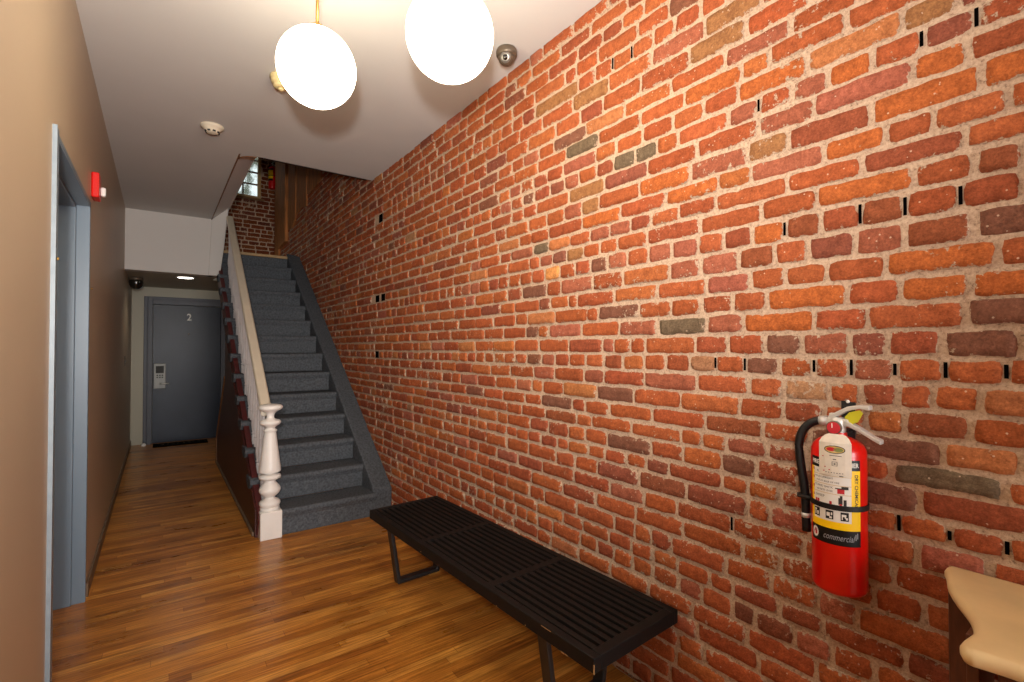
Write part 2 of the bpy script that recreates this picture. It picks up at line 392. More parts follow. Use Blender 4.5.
# slanted plaster edge of the opening, with a turned corner
bm = bmesh.new()
lo = [(0.505, 6.97, ZC), (0.511, 4.64, ZC), (0.517, 4.57, ZC), (0.54, 4.515, ZC), (0.58, 4.475, ZC), (0.635, 4.452, ZC)]
hi = [(0.687, 6.97, 3.135), (0.693, 4.72, 3.135), (0.695, 4.68, 3.13), (0.70, 4.62, 3.12), (0.71, 4.56, 3.11), (0.72, 4.51, 3.10)]
tk = [(a[0], a[1], a[2]+0.3) for a in lo]
A = [bm.verts.new(p) for p in lo]; B = [bm.verts.new(p) for p in hi]; T = [bm.verts.new((p[0]-0.1, p[1]-0.1, p[2]+0.4)) for p in lo]
T2 = [bm.verts.new((p[0]+0.01, p[1], 3.6)) for p in hi]
for i in range(5):
    bm.faces.new((A[i], B[i], B[i+1], A[i+1])); bm.faces.new((B[i], T2[i], T2[i+1], B[i+1]))
bmesh.ops.recalc_face_normals(bm, faces=bm.faces)
o = finish('trim_1', bm, M['trimwhite'], smooth=False)
md = o.modifiers.new('thick', 'SOLIDIFY'); md.thickness = 0.012; md.offset = -1
struct(o, 'slanted grey plaster edge along the stair opening', 'trim')
bm = bmesh.new()
tube(bm, [(p[0]+0.004, p[1]+0.004, p[2]-0.002) for p in smooth_curve(lo, 3)], 0.006, 6)  # brown tube drawn as the shadow line along the opening
struct(finish('shadow_line', bm, M['trimwood'], smooth=True), 'thin brown line drawn as the shadow along the edge of the stair opening', 'trim')

# bulkhead above the far hall
bm = bmesh.new(); box(bm, XL-0.16, 0.52, 6.95, 7.12, 2.28, ZC+0.16)
struct(finish('wall_bulkhead', bm, M['bulk']), 'grey-white bulkhead wall over the far hallway', 'wall')
bm = bmesh.new()
prism(bm, [(0.478, 2.28), (0.6, 2.28), (0.64, 2.62), (0.687, 3.135), (0.51, 2.97)], 'y', 6.935, 7.12)
struct(finish('trim_3', bm, M['bulk'], bevel=0.006), 'tapering plaster return beside the upper stair', 'trim')
bm = bmesh.new(); box(bm, XL-0.16, 0.56, 7.12, 9.0, 2.28, 2.36); box(bm, 0.56, XR+0.1, 7.42, 9.0, 2.28, 2.36)
struct(finish('ceiling_soffit', bm, M['wall_sage']), 'low soffit ceiling in front of the far door', 'ceiling')
bm = bmesh.new(); box(bm, XL-0.16, XR+0.1, YD, YD+0.15, 0, 2.36)
struct(finish('wall_far', bm, M['wall_sage']), 'pale sage wall around the far door', 'wall')

# ------------------------------------------------------------------ brick walls
def hash01(*a):
    return noise.noise(Vector((a[0]*1.37+0.5, (a[1] if len(a) > 1 else 0)*2.11+0.3, (a[2] if len(a) > 2 else 0)*1.73))) * 0.5 + 0.5

BR = [((180, 97, 56), 34), ((174, 91, 52), 30), ((168, 87, 53), 20), ((187, 106, 60), 12), ((158, 83, 55), 12),
      ((148, 84, 62), 5), ((172, 100, 74), 7), ((138, 86, 66), 2), ((192, 120, 74), 3), ((178, 130, 92), 1)]
def brick_colour(rng):
    t = rng.random()*sum(w for _, w in BR)
    for c, w in BR:
        t -= w
        if t <= 0: break
    k = rng.uniform(0.88, 1.08); l = lin(c)
    return (l[0]*k, l[1]*k*rng.uniform(0.94, 1.05), l[2]*k*rng.uniform(0.9, 1.06), 1)
DARKB = lin((112, 98, 76)); DARKB2 = lin((128, 84, 68)); YELB = lin((214, 150, 84))

def brick_wall(name, rows, u0, u1, to3, rng, joints=None, special=(), holes=(), headers=(), zmax=None, u_hole=None, hole_prob=0.0, tone=1.0, voids=()):
    """rows: list of (z0, z1, kind); to3(u, z, d): wall point with depth d out of the wall."""
    bm = bmesh.new()
    cl = bm.loops.layers.float_color.new('bcol')
    ev = bm.verts.layers.float.new('edge')
    # mortar bed, gently uneven
    zs0, zs1 = rows[0][0], rows[-1][1]
    def mort(z, u):
        return 0.003*noise.noise(Vector((u*9, z*9, 1.0))) + 0.002*noise.noise(Vector((u*33, z*33, 4.0)))
    du = 0.03
    nu = int((u1-u0)/du)+1; nz = int((zs1-zs0)/du)+1
    G = [[bm.verts.new(to3(u0+(u1-u0)*i/nu, zs0+(zs1-zs0)*j/nz, mort(zs0+(zs1-zs0)*j/nz, u0+(u1-u0)*i/nu))) for i in range(nu+1)] for j in range(nz+1)]
    for j in range(nz):
        for i in range(nu):
            um, zm = u0+(u1-u0)*(i+.5)/nu, zs0+(zs1-zs0)*(j+.5)/nz
            if u_hole and u_hole[0] < um < u_hole[1] and u_hole[2] < zm < u_hole[3]: continue
            f = bm.faces.new((G[j][i], G[j][i+1], G[j+1][i+1], G[j+1][i])); f.material_index = 1; f.smooth = True
    def one(ua, ub, za, zb, col, dep, tilt):
        L, Hh = ub-ua, zb-za
        if u_hole and ub > u_hole[0] and ua < u_hole[1] and zb > u_hole[2] and za < u_hole[3]:
            if ua < u_hole[0]-0.04: ub = u_hole[0]; L = ub-ua
            elif ub > u_hole[1]+0.04: ua = u_hole[1]; L = ub-ua
            else: return
        m = min(0.007, L*0.2)
        us = [0.0, m/L] + [m/L+(1-2*m/L)*k/(max(2, int(L/0.016))) for k in range(1, max(2, int(L/0.016)))] + [1-m/L, 1.0]
        vs = [0.0, m/Hh, 0.36, 0.64, 1-m/Hh, 1.0]
        nU, nV = len(us), len(vs); V = []
        s = rng.random()*100
        for j, v in enumerate(vs):
            row = []
            for i, u in enumerate(us):
                rim = i in (0, nU-1) or j in (0, nV-1)
                ring = i in (0, 1, nU-2, nU-1) or j in (0, 1, nV-2, nV-1)
                uu, zz = ua+u*L, za+v*Hh
                ju = 0.0045*noise.noise(Vector((uu*28+s, zz*28, s)))+0.0016*noise.noise(Vector((uu*90, zz*90, s)))
                jz = 0.0044*noise.noise(Vector((uu*22, zz*28+s, s+9)))+0.0018*noise.noise(Vector((uu*95, zz*60, s+5)))
                # knocked-off corners
                cu, cv = min(u, 1-u)*L, min(v, 1-v)*Hh
                if cu < 0.012 and cv < 0.012:
                    ku = (0.012-max(cu, 0))*0.3; kz = (0.012-max(cv, 0))*0.3
                    uu += ku if u < .5 else -ku; zz += kz if v < .5 else -kz
                d = dep + tilt[0]*(u-.5) + tilt[1]*(v-.5) + 0.0016*noise.noise(Vector((uu*40, zz*40, s)))
                if rim: d = -0.006
                vt = bm.verts.new(to3(uu+ju, zz+jz, d))
                vt[ev] = 0.0 if rim else (0.8 if ring else 1.0)
                row.append(vt)
            V.append(row)
        fs = []
        for j in range(nV-1):
            for i in range(nU-1):
                fs.append(bm.faces.new((V[j][i], V[j][i+1], V[j+1][i+1], V[j+1][i])))
        for f in fs:
            f.material_index = 0; f.smooth = True
            for lp in f.loops: lp[cl] = col
    def shade_quad(ua, ub, za, zb):
        q = [bm.verts.new(to3(a, b, 0.0045)) for a, b in ((ua, za), (ub, za), (ub, zb), (ua, zb))]
        bm.faces.new(q).material_index = 2  # flat near-black quad over the mortar, painted as shade in a gap
    for ri, (za, zb, kind) in enumerate(rows):
        if joints and ri in joints: js = joints[ri]
        else:
            js = []; u = u0 - rng.random()*0.2
            while u < u1:
                js.append(u)
                if kind == 'h': u += rng.uniform(0.094, 0.112)
                else: u += rng.choice([0.205, 0.21, 0.2, 0.215, 0.205, 0.2, 0.14, 0.105, 0.11, 0.12, 0.16])*rng.uniform(0.97, 1.03)
            js.append(u)
        for k in range(len(js)-1):
            ua, ub = js[k], js[k+1]
            if ub < u0+0.03 or ua > u1-0.02: continue
            ua, ub = max(ua, u0), min(ub, u1)
            mj = rng.uniform(0.005, 0.0105); mb = rng.uniform(0.005, 0.0085)
            drop = rng.uniform(-0.0025, 0.0025)
            col = brick_colour(rng)
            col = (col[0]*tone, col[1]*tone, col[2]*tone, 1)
            dep = rng.uniform(0.0045, 0.0125)
            tilt = (rng.uniform(-0.003, 0.003), rng.uniform(-0.004, 0.003))
            a, b, c, d = ua+mj/2, ub-mj/2, za+mb/2+drop, zb-mb/2+drop
            sk = False
            for su, sz, scol in special:
                if ua <= su <= ub and za <= sz <= zb: col = scol
            for hu, hz in holes:
                if ua <= hu <= ub and za <= hz <= zb: sk = True
            if sk:
                shade_quad(a+0.01, b-0.01 if b-a < 0.13 else a+0.1, c, d); continue
            if b-a < 0.02: continue
            for vu, vz in voids:                              # perpends that have lost their mortar: inner shade drawn as black quads
                if abs(vu-ub) < 0.03 and za < vz < zb: shade_quad(ub-0.004, ub+0.004, c+rng.uniform(0.005, 0.018), d-rng.uniform(0.004, 0.016))
            one(a, b, c, d, col, dep, tilt)
    o = finish(name, bm, [M['brick'], M['mortar'], M['gap_shade']])
    return o

# perpends surveyed along each course (sight-line columns), keyed by course counted down from 2.45 m
JOINT = {-7: [530.6, 543.8, 573.7, 608.9],
         -6: [532.3, 560.8, 591.3, 628.2],
         -5: [526.2, 549.0, 578.4, 603.1, 622.9, 644.1],
         -4: [535.0, 565.4, 576.7, 598.7, 638.2, 669.9],
         -3: [535.8, 578.9, 596.0, 613.3, 632.3, 654.1, 674.8, 701.1],
         -2: [542.9, 573.7, 609.2, 652.3, 705.5],
         -1: [528.8, 556.1, 580.7, 603.6, 641.8, 689.7, 746.5, 810.2],
         0: [524.4, 539.4, 554.3, 586.5, 624.7, 671.3, 725.4, 791.2, 857.7],
         1: [538.1, 566.6, 599.2, 640.5, 685.3, 741.6, 770.1, 846.3, 848.4],
         2: [534.1, 548.2, 563.5, 596.5, 616.3, 643.5, 673.1, 704.6, 738.4, 807.6, 902.9],
         3: [535.0, 550.3, 565.4, 579.5, 597.1, 614.1, 635.3, 657.3, 678.4, 728.4, 759.2, 792.3, 828.7, 872.2, 922.0, 976.9],
         4: [537.1, 568.9, 605.3, 648.1, 697.7, 758.8, 814.6, 912.3],
         5: [528.8, 547.3, 564.5, 582.5, 599.7, 640.2, 690.0, 747.7, 788.6, 871.3, 982.1],
         6: [549.0, 583.0, 621.2, 666.0, 719.1, 751.3, 823.4, 886.2, 934.1, 1009.4],
         7: [534.1, 549.4, 571.0, 590.7, 610.1, 630.9, 652.0, 679.2, 716.1, 787.7, 862.5, 965.4],
         8: [530.2, 540.2, 553.1, 567.2, 583.9, 600.1, 618.2, 647.0, 700.8, 761.8, 817.3, 913.2, 975.1, 1023.5],
         9: [532.7, 545.7, 560.5, 575.6, 590.9, 608.0, 627.7, 649.0, 672.2, 698.5, 724.0, 752.5, 785.2, 821.7, 860.7, 905.6, 961.0, 1022.6],
         10: [547.3, 561.4, 593.9, 623.8, 669.9, 701.1, 739.8, 775.0, 808.5, 854.9, 905.2, 973.3],
         11: [539.7, 550.8, 569.3, 577.7, 614.5, 658.1, 707.3, 750.4, 785.9, 826.9, 885.4, 998.8],
         12: [527.9, 556.1, 587.7, 598.3, 639.7, 671.7, 702.0, 733.7, 767.5, 847.9, 900.0, 970.7],
         13: [539.0, 549.0, 581.6, 620.3, 658.1, 707.8, 744.2, 814.6, 867.8, 965.8],
         14: [539.4, 569.3, 603.1, 614.7, 631.2, 645.8, 695.8, 728.0, 765.0, 802.3, 850.7, 886.8, 942.5],
         15: [527.4, 542.0, 555.2, 569.6, 586.0, 604.1, 623.3, 644.1, 665.7, 690.2, 716.1, 745.5, 779.4, 814.6, 851.9, 895.4, 946.1, 1006.8],
         16: [534.4, 555.5, 584.2, 604.5, 644.9, 696.7, 749.5, 783.8, 830.4, 861.6, 898.5, 933.7, 980.9],
         17: [532.3, 542.9, 564.0, 597.4, 634.4, 681.4, 740.2, 783.8, 823.4, 866.9, 904.7, 971.6],
         18: [541.5, 572.4, 586.0, 609.7, 652.3, 705.0, 763.6, 810.2, 943.1, 1021.7],
         19: [546.0, 577.2, 592.5, 631.7, 681.4, 702.3, 727.2, 767.1, 808.5, 891.9, 1005.9],
         20: [530.6, 549.0, 568.9, 585.5, 607.6, 651.1, 683.5, 721.9, 756.9, 803.2, 919.7],
         21: [541.5, 557.8, 568.9, 588.6, 605.9, 627.0, 646.3, 669.6, 722.2, 748.6, 781.2, 813.7, 899.4, 950.1, 1007.6],
         22: [528.8, 557.0, 574.9, 598.3, 638.8, 687.4, 748.6, 770.6, 810.2, 917.0],
         23: [542.9, 574.9, 610.6, 644.4, 677.0, 732.4, 804.9, 894.1],
         24: [532.3, 562.8, 596.0, 636.1, 683.2, 742.8, 781.7, 820.8, 873.9],
         25: [530.0, 545.2, 577.2, 614.5, 635.3, 651.6, 672.2, 726.1, 771.9, 818.1, 857.7],
         26: [537.6, 563.1, 583.3, 609.4, 631.7, 653.7, 677.5, 709.9, 732.8, 780.3, 822.9],
         27: [527.4, 538.5, 553.4, 580.7, 597.4, 614.1, 632.6, 652.9, 679.2, 702.0, 732.8, 755.7, 794.4, 832.2],
         28: [746.9, 816.9],
         29: [697.6, 759.2],
         30: [704.6, 766.2],
         31: [726.6]}
# course joints of the right wall, top to bottom, as surveyed at eye level
ZL = [2.4506, 2.381, 2.3102, 2.2379, 2.1657, 2.0925, 2.015, 1.9458, 1.8798, 1.8100, 1.732, 1.6543, 1.5828, 1.5111, 1.4394, 1.3660, 1.297, 1.2265, 1.1526, 1.0846, 1.0215, 0.9484, 0.8855, 0.8091, 0.738, 0.6648, 0.588, 0.5233, 0.4508]
lines = []
z = ZL[-1]
while z > 0.0: z -= 0.0713; lines.append(z)
lines = lines[::-1] + ZL[::-1]
z = ZL[0]
for dz in (0.081, 0.079, 0.0775, 0.0765, 0.073): z += dz; lines.append(z)
while z < 4.75: z += 0.0713; lines.append(z)
rows = []
i9 = min(range(len(lines)), key=lambda i: abs(lines[i]-1.297))
for i in range(len(lines)-1):
    k = (i-i9) % 6
    rows.append((lines[i], lines[i+1], 'h' if k == 0 else 's'))
rows = [(max(a, 0.0), b, k) for a, b, k in rows if b > 0.01]

fw = Vector((math.sin(YAW)*math.cos(PIT), math.cos(YAW)*math.cos(PIT), math.sin(PIT)))
rt = Vector((math.cos(YAW), -math.sin(YAW), 0)); upv = rt.cross(fw)
def on_wall(px, py):                      # where a surveyed sight line meets the brick wall: (y, z)
    d = fw + rt*((px-512)/FL) - upv*((py-341)/FL)
    t = XR/d.x
    return (d.y*t, HC+d.z*t)
def wall_y(px, zz):                       # the wall point at height zz on that sight-line column
    lo, hi = -4.0, 9.0
    for _ in range(50):
        m = (lo+hi)/2; v = Vector((XR, m, zz-HC)); dz_ = v.dot(fw)
        q = 512+FL*v.dot(rt)/dz_ if dz_ > 0.01 else 9999
        if q > px: lo = m
        else: hi = m
    return lo
rng = random.Random(11)
i0 = min(range(len(rows)), key=lambda i: abs(rows[i][1]-2.4506))
joints = {}
for c, pxs in JOINT.items():
    ri = i0-c
    za, zb, kind = rows[ri]
    ys = sorted(wall_y(p, (za+zb)/2) for p in pxs)
    step = (lambda: rng.uniform(0.098, 0.11)) if kind == 'h' else (lambda: rng.choice([0.205, 0.21, 0.2, 0.215, 0.11, 0.14]))
    while ys[0] > YB: ys.insert(0, ys[0]-step())
    while ys[-1] < YW+0.1: ys.append(ys[-1]+step())
    joints[ri] = ys
C1, C2, C3 = lin((116, 98, 76)), lin((132, 86, 66)), lin((164, 94, 68))      # grey-olive, purple-brown, dusty rose
C4, C5, C6 = lin((162, 112, 70)), lin((190, 104, 52)), lin((152, 84, 52))    # tan, bright orange, red-brown
SP = {C1: ((625, 160), (646, 150), (542, 248), (683, 327), (893, 476), (581, 146)),
      C2: ((1002, 222), (985, 340), (995, 310), (762, 367), (739, 467), (618, 312), (530, 332), (616, 397), (557, 406), (905, 450), (891, 497), (784, 344), (630, 448), (1008, 76), (535, 291), (570, 137), (529, 197)),
      C3: ((757, 40), (810, 86), (741, 111), (789, 113), (719, 163), (726, 324), (828, 342), (782, 455), (620, 228), (574, 211), (639, 329), (685, 270), (880, 245), (546, 260), (600, 233), (670, 383)),
      C4: ((733, 11), (766, 148), (591, 92), (591, 205), (923, 16), (718, 40), (576, 254), (587, 190), (536, 106)),
      lin((222, 152, 88)): ((553, 274),),
      C5: ((930, 55), (874, 185), (768, 232), (770, 78), (905, 100), (940, 255), (1000, 60), (955, 280), (1005, 280), (790, 295), (870, 150), (680, 172), (690, 90), (780, 320), (700, 195), (610, 222), (860, 75)),
      C6: ((997, 164), (882, 212), (803, 225), (757, 260), (561, 421), (960, 215), (722, 427), (905, 420), (970, 430))}
special = [(*on_wall(x, y), c) for c, L_ in SP.items() for x, y in L_]
holes = [on_wall(x, y) for x, y in ((381, 217), (379, 297.5), (384, 300), (378, 357))]
voids = [on_wall(x, y) for x, y in ((922, 42), (976.5, 21), (860.7, 214), (905.6, 207), (961, 202), (787, 230), (895.5, 371), (946, 369), (1007, 366), (815, 368), (745.4, 366), (852, 368), (899.5, 525), (950, 536), (1007, 548), (632.3, 53), (613.5, 62), (758.5, 98), (716, 368), (732, 490), (732.5, 521))]
bw = brick_wall('wall_right', rows, YB, YW+0.02, lambda u, z, d: (XR-d, u, z), rng, joints=joints, special=special, holes=holes, voids=voids)
struct(bw, 'exposed red-orange brick wall with pale mortar along the right side', 'wall')

# brick end wall of the stair well with its window opening
WX0, WX1, WZ0, WZ1 = 0.86, 1.392, 3.95, 4.86
rows2 = []
z = 2.36
i = 0
while z < 5.0:
    rows2.append((z, z+0.0713, 'h' if i % 6 == 2 else 's')); z += 0.0713; i += 1
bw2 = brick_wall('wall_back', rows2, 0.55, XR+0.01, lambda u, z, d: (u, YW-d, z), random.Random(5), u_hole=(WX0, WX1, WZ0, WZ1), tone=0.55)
struct(bw2, 'brown brick end wall above the stair landing', 'wall')
bm = bmesh.new()
box(bm, 0.5, WX0-0.02, YW+0.02, YW+0.2, 2.3, 5.0); box(bm, WX1+0.02, XR+0.2, YW+0.02, YW+0.2, 2.3, 5.0)
box(bm, WX0-0.02, WX1+0.02, YW+0.02, YW+0.2, 2.3, WZ0-0.02); box(bm, WX0-0.02, WX1+0.02, YW+0.02, YW+0.2, WZ1+0.02, 5.0)
struct(finish('wall_outer', bm, M['mortar']), 'rear masonry of the stair well end wall', 'wall')
bm = bmesh.new(); box(bm, XR+0.02, XR+0.2, YB-0.15, YW+0.2, -0.08, 5.0)
struct(finish('wall_party', bm, M['mortar']), 'masonry behind the right brick wall', 'wall')
# closing shell of the stair well above the ceiling
bm = bmesh.new(); box(bm, 0.56, 0.70, 4.44, YW+0.2, 3.135, 5.0)
struct(finish('wall_stairwell_left', bm, M['bulk']), 'plain plaster side wall of the upper stair well', 'wall')
bm = bmesh.new(); box(bm, 0.56, XR+0.2, 4.28, 4.44, ZC+0.16, 5.0)
struct(finish('wall_stairwell_front', bm, M['bulk']), 'plain plaster wall above the stair opening', 'wall')
bm = bmesh.new(); box(bm, 0.56, XR+0.2, 4.28, YW+0.2, 5.0, 5.1)
struct(finish('ceiling_stairwell', bm, M['ceil']), 'ceiling of the upper stair well', 'ceiling')
# old planks and joist ends above the brick of the stair well
bm = bmesh.new()
y = 9.02; rp = random.Random(3)
for w, zb, th in ((0.30, 2.72, 0.045), (0.05, 2.85, 0.02), (0.52, 3.02, 0.06), (0.05, 3.1, 0.015), (0.5, 3.22, 0.03), (0.6, 3.34, 0.02), (0.7, 3.48, 0.014), (0.8, 3.62, 0.012)):
    if w > 0.06: prism(bm, [(y, zb), (y, 5.0), (y-w, 5.0), (y-w, zb+rp.uniform(-0.02, 0.12)), (y-w*0.5, zb+rp.uniform(-0.03, 0.05))], 'x', XR-th, XR+0.01)
    y -= w+0.012
struct(finish('trim_4', bm, M['plank'], bevel=0.006), 'rough brown vertical planks on the brick of the upper stair well', 'trim')
bm = bmesh.new(); box(bm, 0.72, XR, 4.46, 4.62, ZC+0.05, ZC+0.33)
struct(finish('trim_5', bm, M['beam']), 'dark timber header behind the stair opening edge', 'trim')

# window of the stair well
w = bpy.data.objects.new('window_1', None); COL.objects.link(w); w.location = (WX0, YW, WZ0)
struct(w, 'small-paned wooden window high above the stair landing', 'window')
bm = bmesh.new(); fwid = 0.045
Wd, Ht = WX1-WX0, WZ1-WZ0
box(bm, 0, fwid, 0.0, 0.07, 0, Ht); box(bm, Wd-fwid, Wd, -0.02, 0.07, 0, Ht); box(bm, fwid, Wd-fwid, 0.0, 0.07, 0, fwid); box(bm, fwid, Wd-fwid, 0.0, 0.07, Ht-fwid, Ht)
finish('window_frame', bm, M['sash'], w, bevel=0.004)
bm = bmesh.new()
for k in range(1, 2): xx = fwid+(Wd-2*fwid)*k/2; box(bm, xx-0.011, xx+0.011, 0.02, 0.06, fwid, Ht-fwid)
for k in range(1, 4): zz = fwid+(Ht-2*fwid)*k/4; box(bm, fwid, Wd-fwid, 0.022, 0.058, zz-0.011, zz+0.011)
finish('muntin', bm, M['muntin'], w)
bm = bmesh.new(); box(bm, fwid-0.01, Wd-fwid+0.01, 0.038, 0.042, fwid-0.01, Ht-fwid+0.01)
finish('pane', bm, M['glass'], w)
bm = bmesh.new(); box(bm, -0.04, Wd+0.05, -0.05, 0.05, -0.035, 0.0)
finish('window_sill', bm, M['muntin'], w, bevel=0.006)

# ------------------------------------------------------------------ left doorway
d1 = bpy.data.objects.new('door_1', None); COL.objects.link(d1); d1.location = (XL, DY0, 0)
struct(d1, 'recessed blue-grey metal doorway in the left tan wall', 'door')
def wbox(name, m, parent, *bx, bevel=0.0):
    bm = bmesh.new()
    for b in bx: box(bm, *b)
    o = finish(name, bm, m, parent, bevel=bevel)
    if parent:
        o.location = -parent.location if parent.parent is None else (0, 0, 0)
    return o
cw = 0.055
# casing flat on the wall, jambs lining the opening with a step (stop)
wbox('door_frame', M['slate'], d1,
     (XL-0.001, XL+0.012, DY0-cw, DY0, 0, DZ+0.02), (XL-0.001, XL+0.006, DY1, DY1+0.02, 0, DZ+0.02), (XL-0.001, XL+0.006, DY0, DY1, DZ, DZ+0.02),
     (XL-0.052, XL+0.006, DY0, DY0+0.012, 0, DZ), (XL-0.052, XL+0.006, DY1-0.012, DY1+0.002, 0, DZ), (XL-0.052, XL+0.006, DY0, DY1, DZ-0.012, DZ),
     (XL-0.17, XL-0.052, DY0, DY0+0.022, 0, DZ), (XL-0.17, XL-0.052, DY1-0.024, DY1, 0, DZ), (XL-0.17, XL-0.052, DY0, DY1, DZ-0.026, DZ), bevel=0.0025)
wbox('pale_edge', M['slate_edge'], d1, (XL-0.002, XL+0.0135, DY0-cw-0.003, DY0-cw+0.004, 0, DZ+0.022))['label'] = 'pale edge of the near door casing'
dl = wbox('door_leaf', M['slate'], d1, (XL-0.23, XL-0.18, DY0+0.01, DY1-0.01, 0.005, DZ-0.02), bevel=0.003)
for yy in (DY0-0.026, DY1+0.004):
    bm = bmesh.new(); lathe(bm, [(0.006, 0), (0.006, 0.004), (0.002, 0.006)], 0, 0, 10, mtx=Matrix.Translation((XL+0.013, yy, 1.72)) @ Matrix.Rotation(PI/2, 4, 'Y'))
    o = finish('brass_catch', bm, M['brass'], d1, smooth=True); o.location = -d1.location
bm = bmesh.new(); box(bm, -1.0, XL-0.30, DY0-0.6, DY1+0.6, 0, 2.4)
struct(finish('wall_doorway_back', bm, M['wall_tan']), 'wall closing the room beyond the left doorway', 'wall')

bm = bmesh.new()
box(bm, XL-0.001, XL+0.012, DY1+cw, YD, 0, 0.075); box(bm, XL-0.001, XL+0.012, YB, DY0-cw-0.01, 0, 0.075)
struct(finish('baseboard_left', bm, M['base'], bevel=0.004), 'low brown baseboard of the left wall', 'baseboard')

# ------------------------------------------------------------------ far door
d2 = bpy.data.objects.new('door_2', None); COL.objects.link(d2); d2.location = (0.34, YD, 0)
struct(d2, 'dark blue-grey metal door with number 2 at the hall end', 'door')
LX0, LX1, LZ = -0.075, 0.775, 2.03
def dbox(name, m, bxs, bevel=0.0, parent=d2):
    bm = bmesh.new()
    for b in bxs: box(bm, *b)
    o = finish(name, bm, m, parent, bevel=bevel)
    o.location = -d2.location if parent is d2 else (0, 0, 0)
    return o
dbox('door_frame', M['frame_far'], [(LX0-0.06, LX0, YD-0.075, YD, 0, LZ+0.07), (LX1, LX1+0.06, YD-0.075, YD, 0, LZ+0.07), (LX0, LX1, YD-0.075, YD, LZ, LZ+0.07),
     (LX0-0.105, LX0-0.06, YD-0.03, YD, 0, LZ+0.115), (LX1+0.06, LX1+0.105, YD-0.03, YD, 0, LZ+0.115), (LX0-0.06, LX1+0.06, YD-0.03, YD, LZ+0.07, LZ+0.115)], 0.004)
leaf = dbox('door_leaf', M['door_far'], [(LX0+0.003, LX1-0.003, YD-0.045, YD-0.005, 0.012, LZ-0.004)], 0.003)
dbox('threshold', M['trimwood'], [(LX0-0.02, LX1+0.02, YD-0.1, YD, 0, 0.012)], 0.003)
# number 2, peephole, lock
bm = bmesh.new(); merge(bm, text_bm('2', 0.145, bold=0.002), lambda c: Vector((0.365+c.x*0.85, YD-0.0465, 1.85+c.y)))
g = bmesh.ops.extrude_face_region(bm, geom=bm.faces[:]); 
for v in [e for e in g['geom'] if isinstance(e, bmesh.types.BMVert)]: v.co.y -= 0.004
bmesh.ops.recalc_face_normals(bm, faces=bm.faces)
o = finish('door_number', bm, M['labelwhite'], d2); o.location = -d2.location
bm = bmesh.new(); lathe(bm, [(0.012, 0), (0.012, 0.006), (0.007, 0.008)], 0, 0, 14, mtx=Matrix.Translation((0.36, YD-0.044, 1.60)) @ Matrix.Rotation(PI/2, 4, 'X'))
o = finish('peephole', bm, M['bronze'], d2, smooth=True); o.location = -d2.location
lk = bpy.data.objects.new('keypad_lock', None); 
bm = bmesh.new(); box(bm, LX0+0.015, LX0+0.16, YD-0.07, YD-0.043, 0.80, 1.165)
lk = finish('keypad_lock', bm, M['lockplate'], d2, bevel=0.008); lk.location = -d2.location
bm = bmesh.new(); box(bm, LX0+0.04, LX0+0.135, YD-0.073, YD-0.069, 1.025, 1.13); o = finish('keypad_screen', bm, M['ink'], lk)
for i in range(3):
    for j in range(2):
        bm = bmesh.new(); box(bm, LX0+0.05+i*0.03, LX0+0.068+i*0.03, YD-0.074, YD-0.069, 0.955+j*0.03, 0.973+j*0.03)
        finish('keypad_button', bm, M['ink'], lk)
bm = bmesh.new(); tube(bm, [(LX0+0.10, YD-0.07, 0.875), (LX0+0.10, YD-0.11, 0.875), (LX0+0.12, YD-0.122, 0.875), (LX0+0.2, YD-0.122, 0.875)], 0.013, 10)
finish('lever_handle', bm, M['chrome'], lk, smooth=True)

# mat and door stop
mt = thing('door_mat', 'narrow black mat with faint pale lettering before the far door', 'mat', (0.3, 8.55, 0))
bm = bmesh.new(); box(bm, -0.36, 0.30, -0.13, 0.13, 0.0, 0.012); finish('mat_body', bm, M['mat'], mt, bevel=0.004)
rm = random.Random(2)
for k in range(9):
    x = -0.27+k*0.062
    pts = [(x+rm.uniform(0, .045), rm.uniform(-.05, .05), 0.0135) for _ in range(4)]
    bm = bmesh.new(); tube(bm, smooth_curve(pts, 4), 0.004, 5, flat=0.3)
    o = finish('mat_lettering', bm, M['matmark'], mt, smooth=True); o['label'] = 'faint pale worn lettering'
bm = bmesh.new(); lathe(bm, [(0.03, 0), (0.032, 0.01), (0.026, 0.03), (0.018, 0.04)], 0, 0, 14)
o = finish('door_stop', bm, M['plastic_white'], smooth=True, loc=(LX0-0.09, YD-0.16, 0))
tag(o, 'small white stop on the floor at left foot of far door frame', 'door stop')

# ------------------------------------------------------------------ staircase
RI, RU = 0.190, 0.262
def NY(n): return 3.90 + RU*(n-1)
def NZ(n): return 0.195 + RI*(n-1)
SX0, SX1 = 0.60, 1.44
st = thing('staircase', 'grey carpeted straight staircase with white turned balusters climbing along brick wall', 'staircase', (1.0, 3.9, 0))
def stp(name, bm, m, **k):
    o = finish(name, bm, m, st, **k)
    o.location = -st.location; return o
NST = 13
for n in range(1, NST+1):
    bm = bmesh.new()
    y0, y1, z0, z1 = NY(n), NY(n+1)+0.04, NZ(n-1) if n > 1 else 0.0, NZ(n)
    # tread with a rounded nosing, riser set back below it (one wrapped carpet profile)
    prof = [(y0+0.028, z0), (y0+0.022, z1-0.07), (y0+0.012, z1-0.05), (y0+0.003, z1-0.036), (y0, z1-0.022), (y0+0.004, z1-0.010), (y0+0.013, z1-0.002), (y0+0.026, z1), (y1, z1-0.002), (y1, z0)]
    prism(bm, prof, 'x', SX0+0.02, SX1+0.03)
    # carpet end wrapped over the open tread end
    pe = [(y0-0.004, z1-0.038), (y0-0.004, z1-0.01), (y0+0.01, z1+0.003), (y0+0.19, z1+0.003), (y0+0.22, z1-0.012), (y0+0.20, z1-0.05), (y0+0.11, z1-0.085), (y0+0.04, z1-0.075)]
    if n > 1: prism(bm, pe, 'x', SX0-0.032, SX0+0.03)
    o = stp('step', bm, M['carpet'], bevel=0.006)
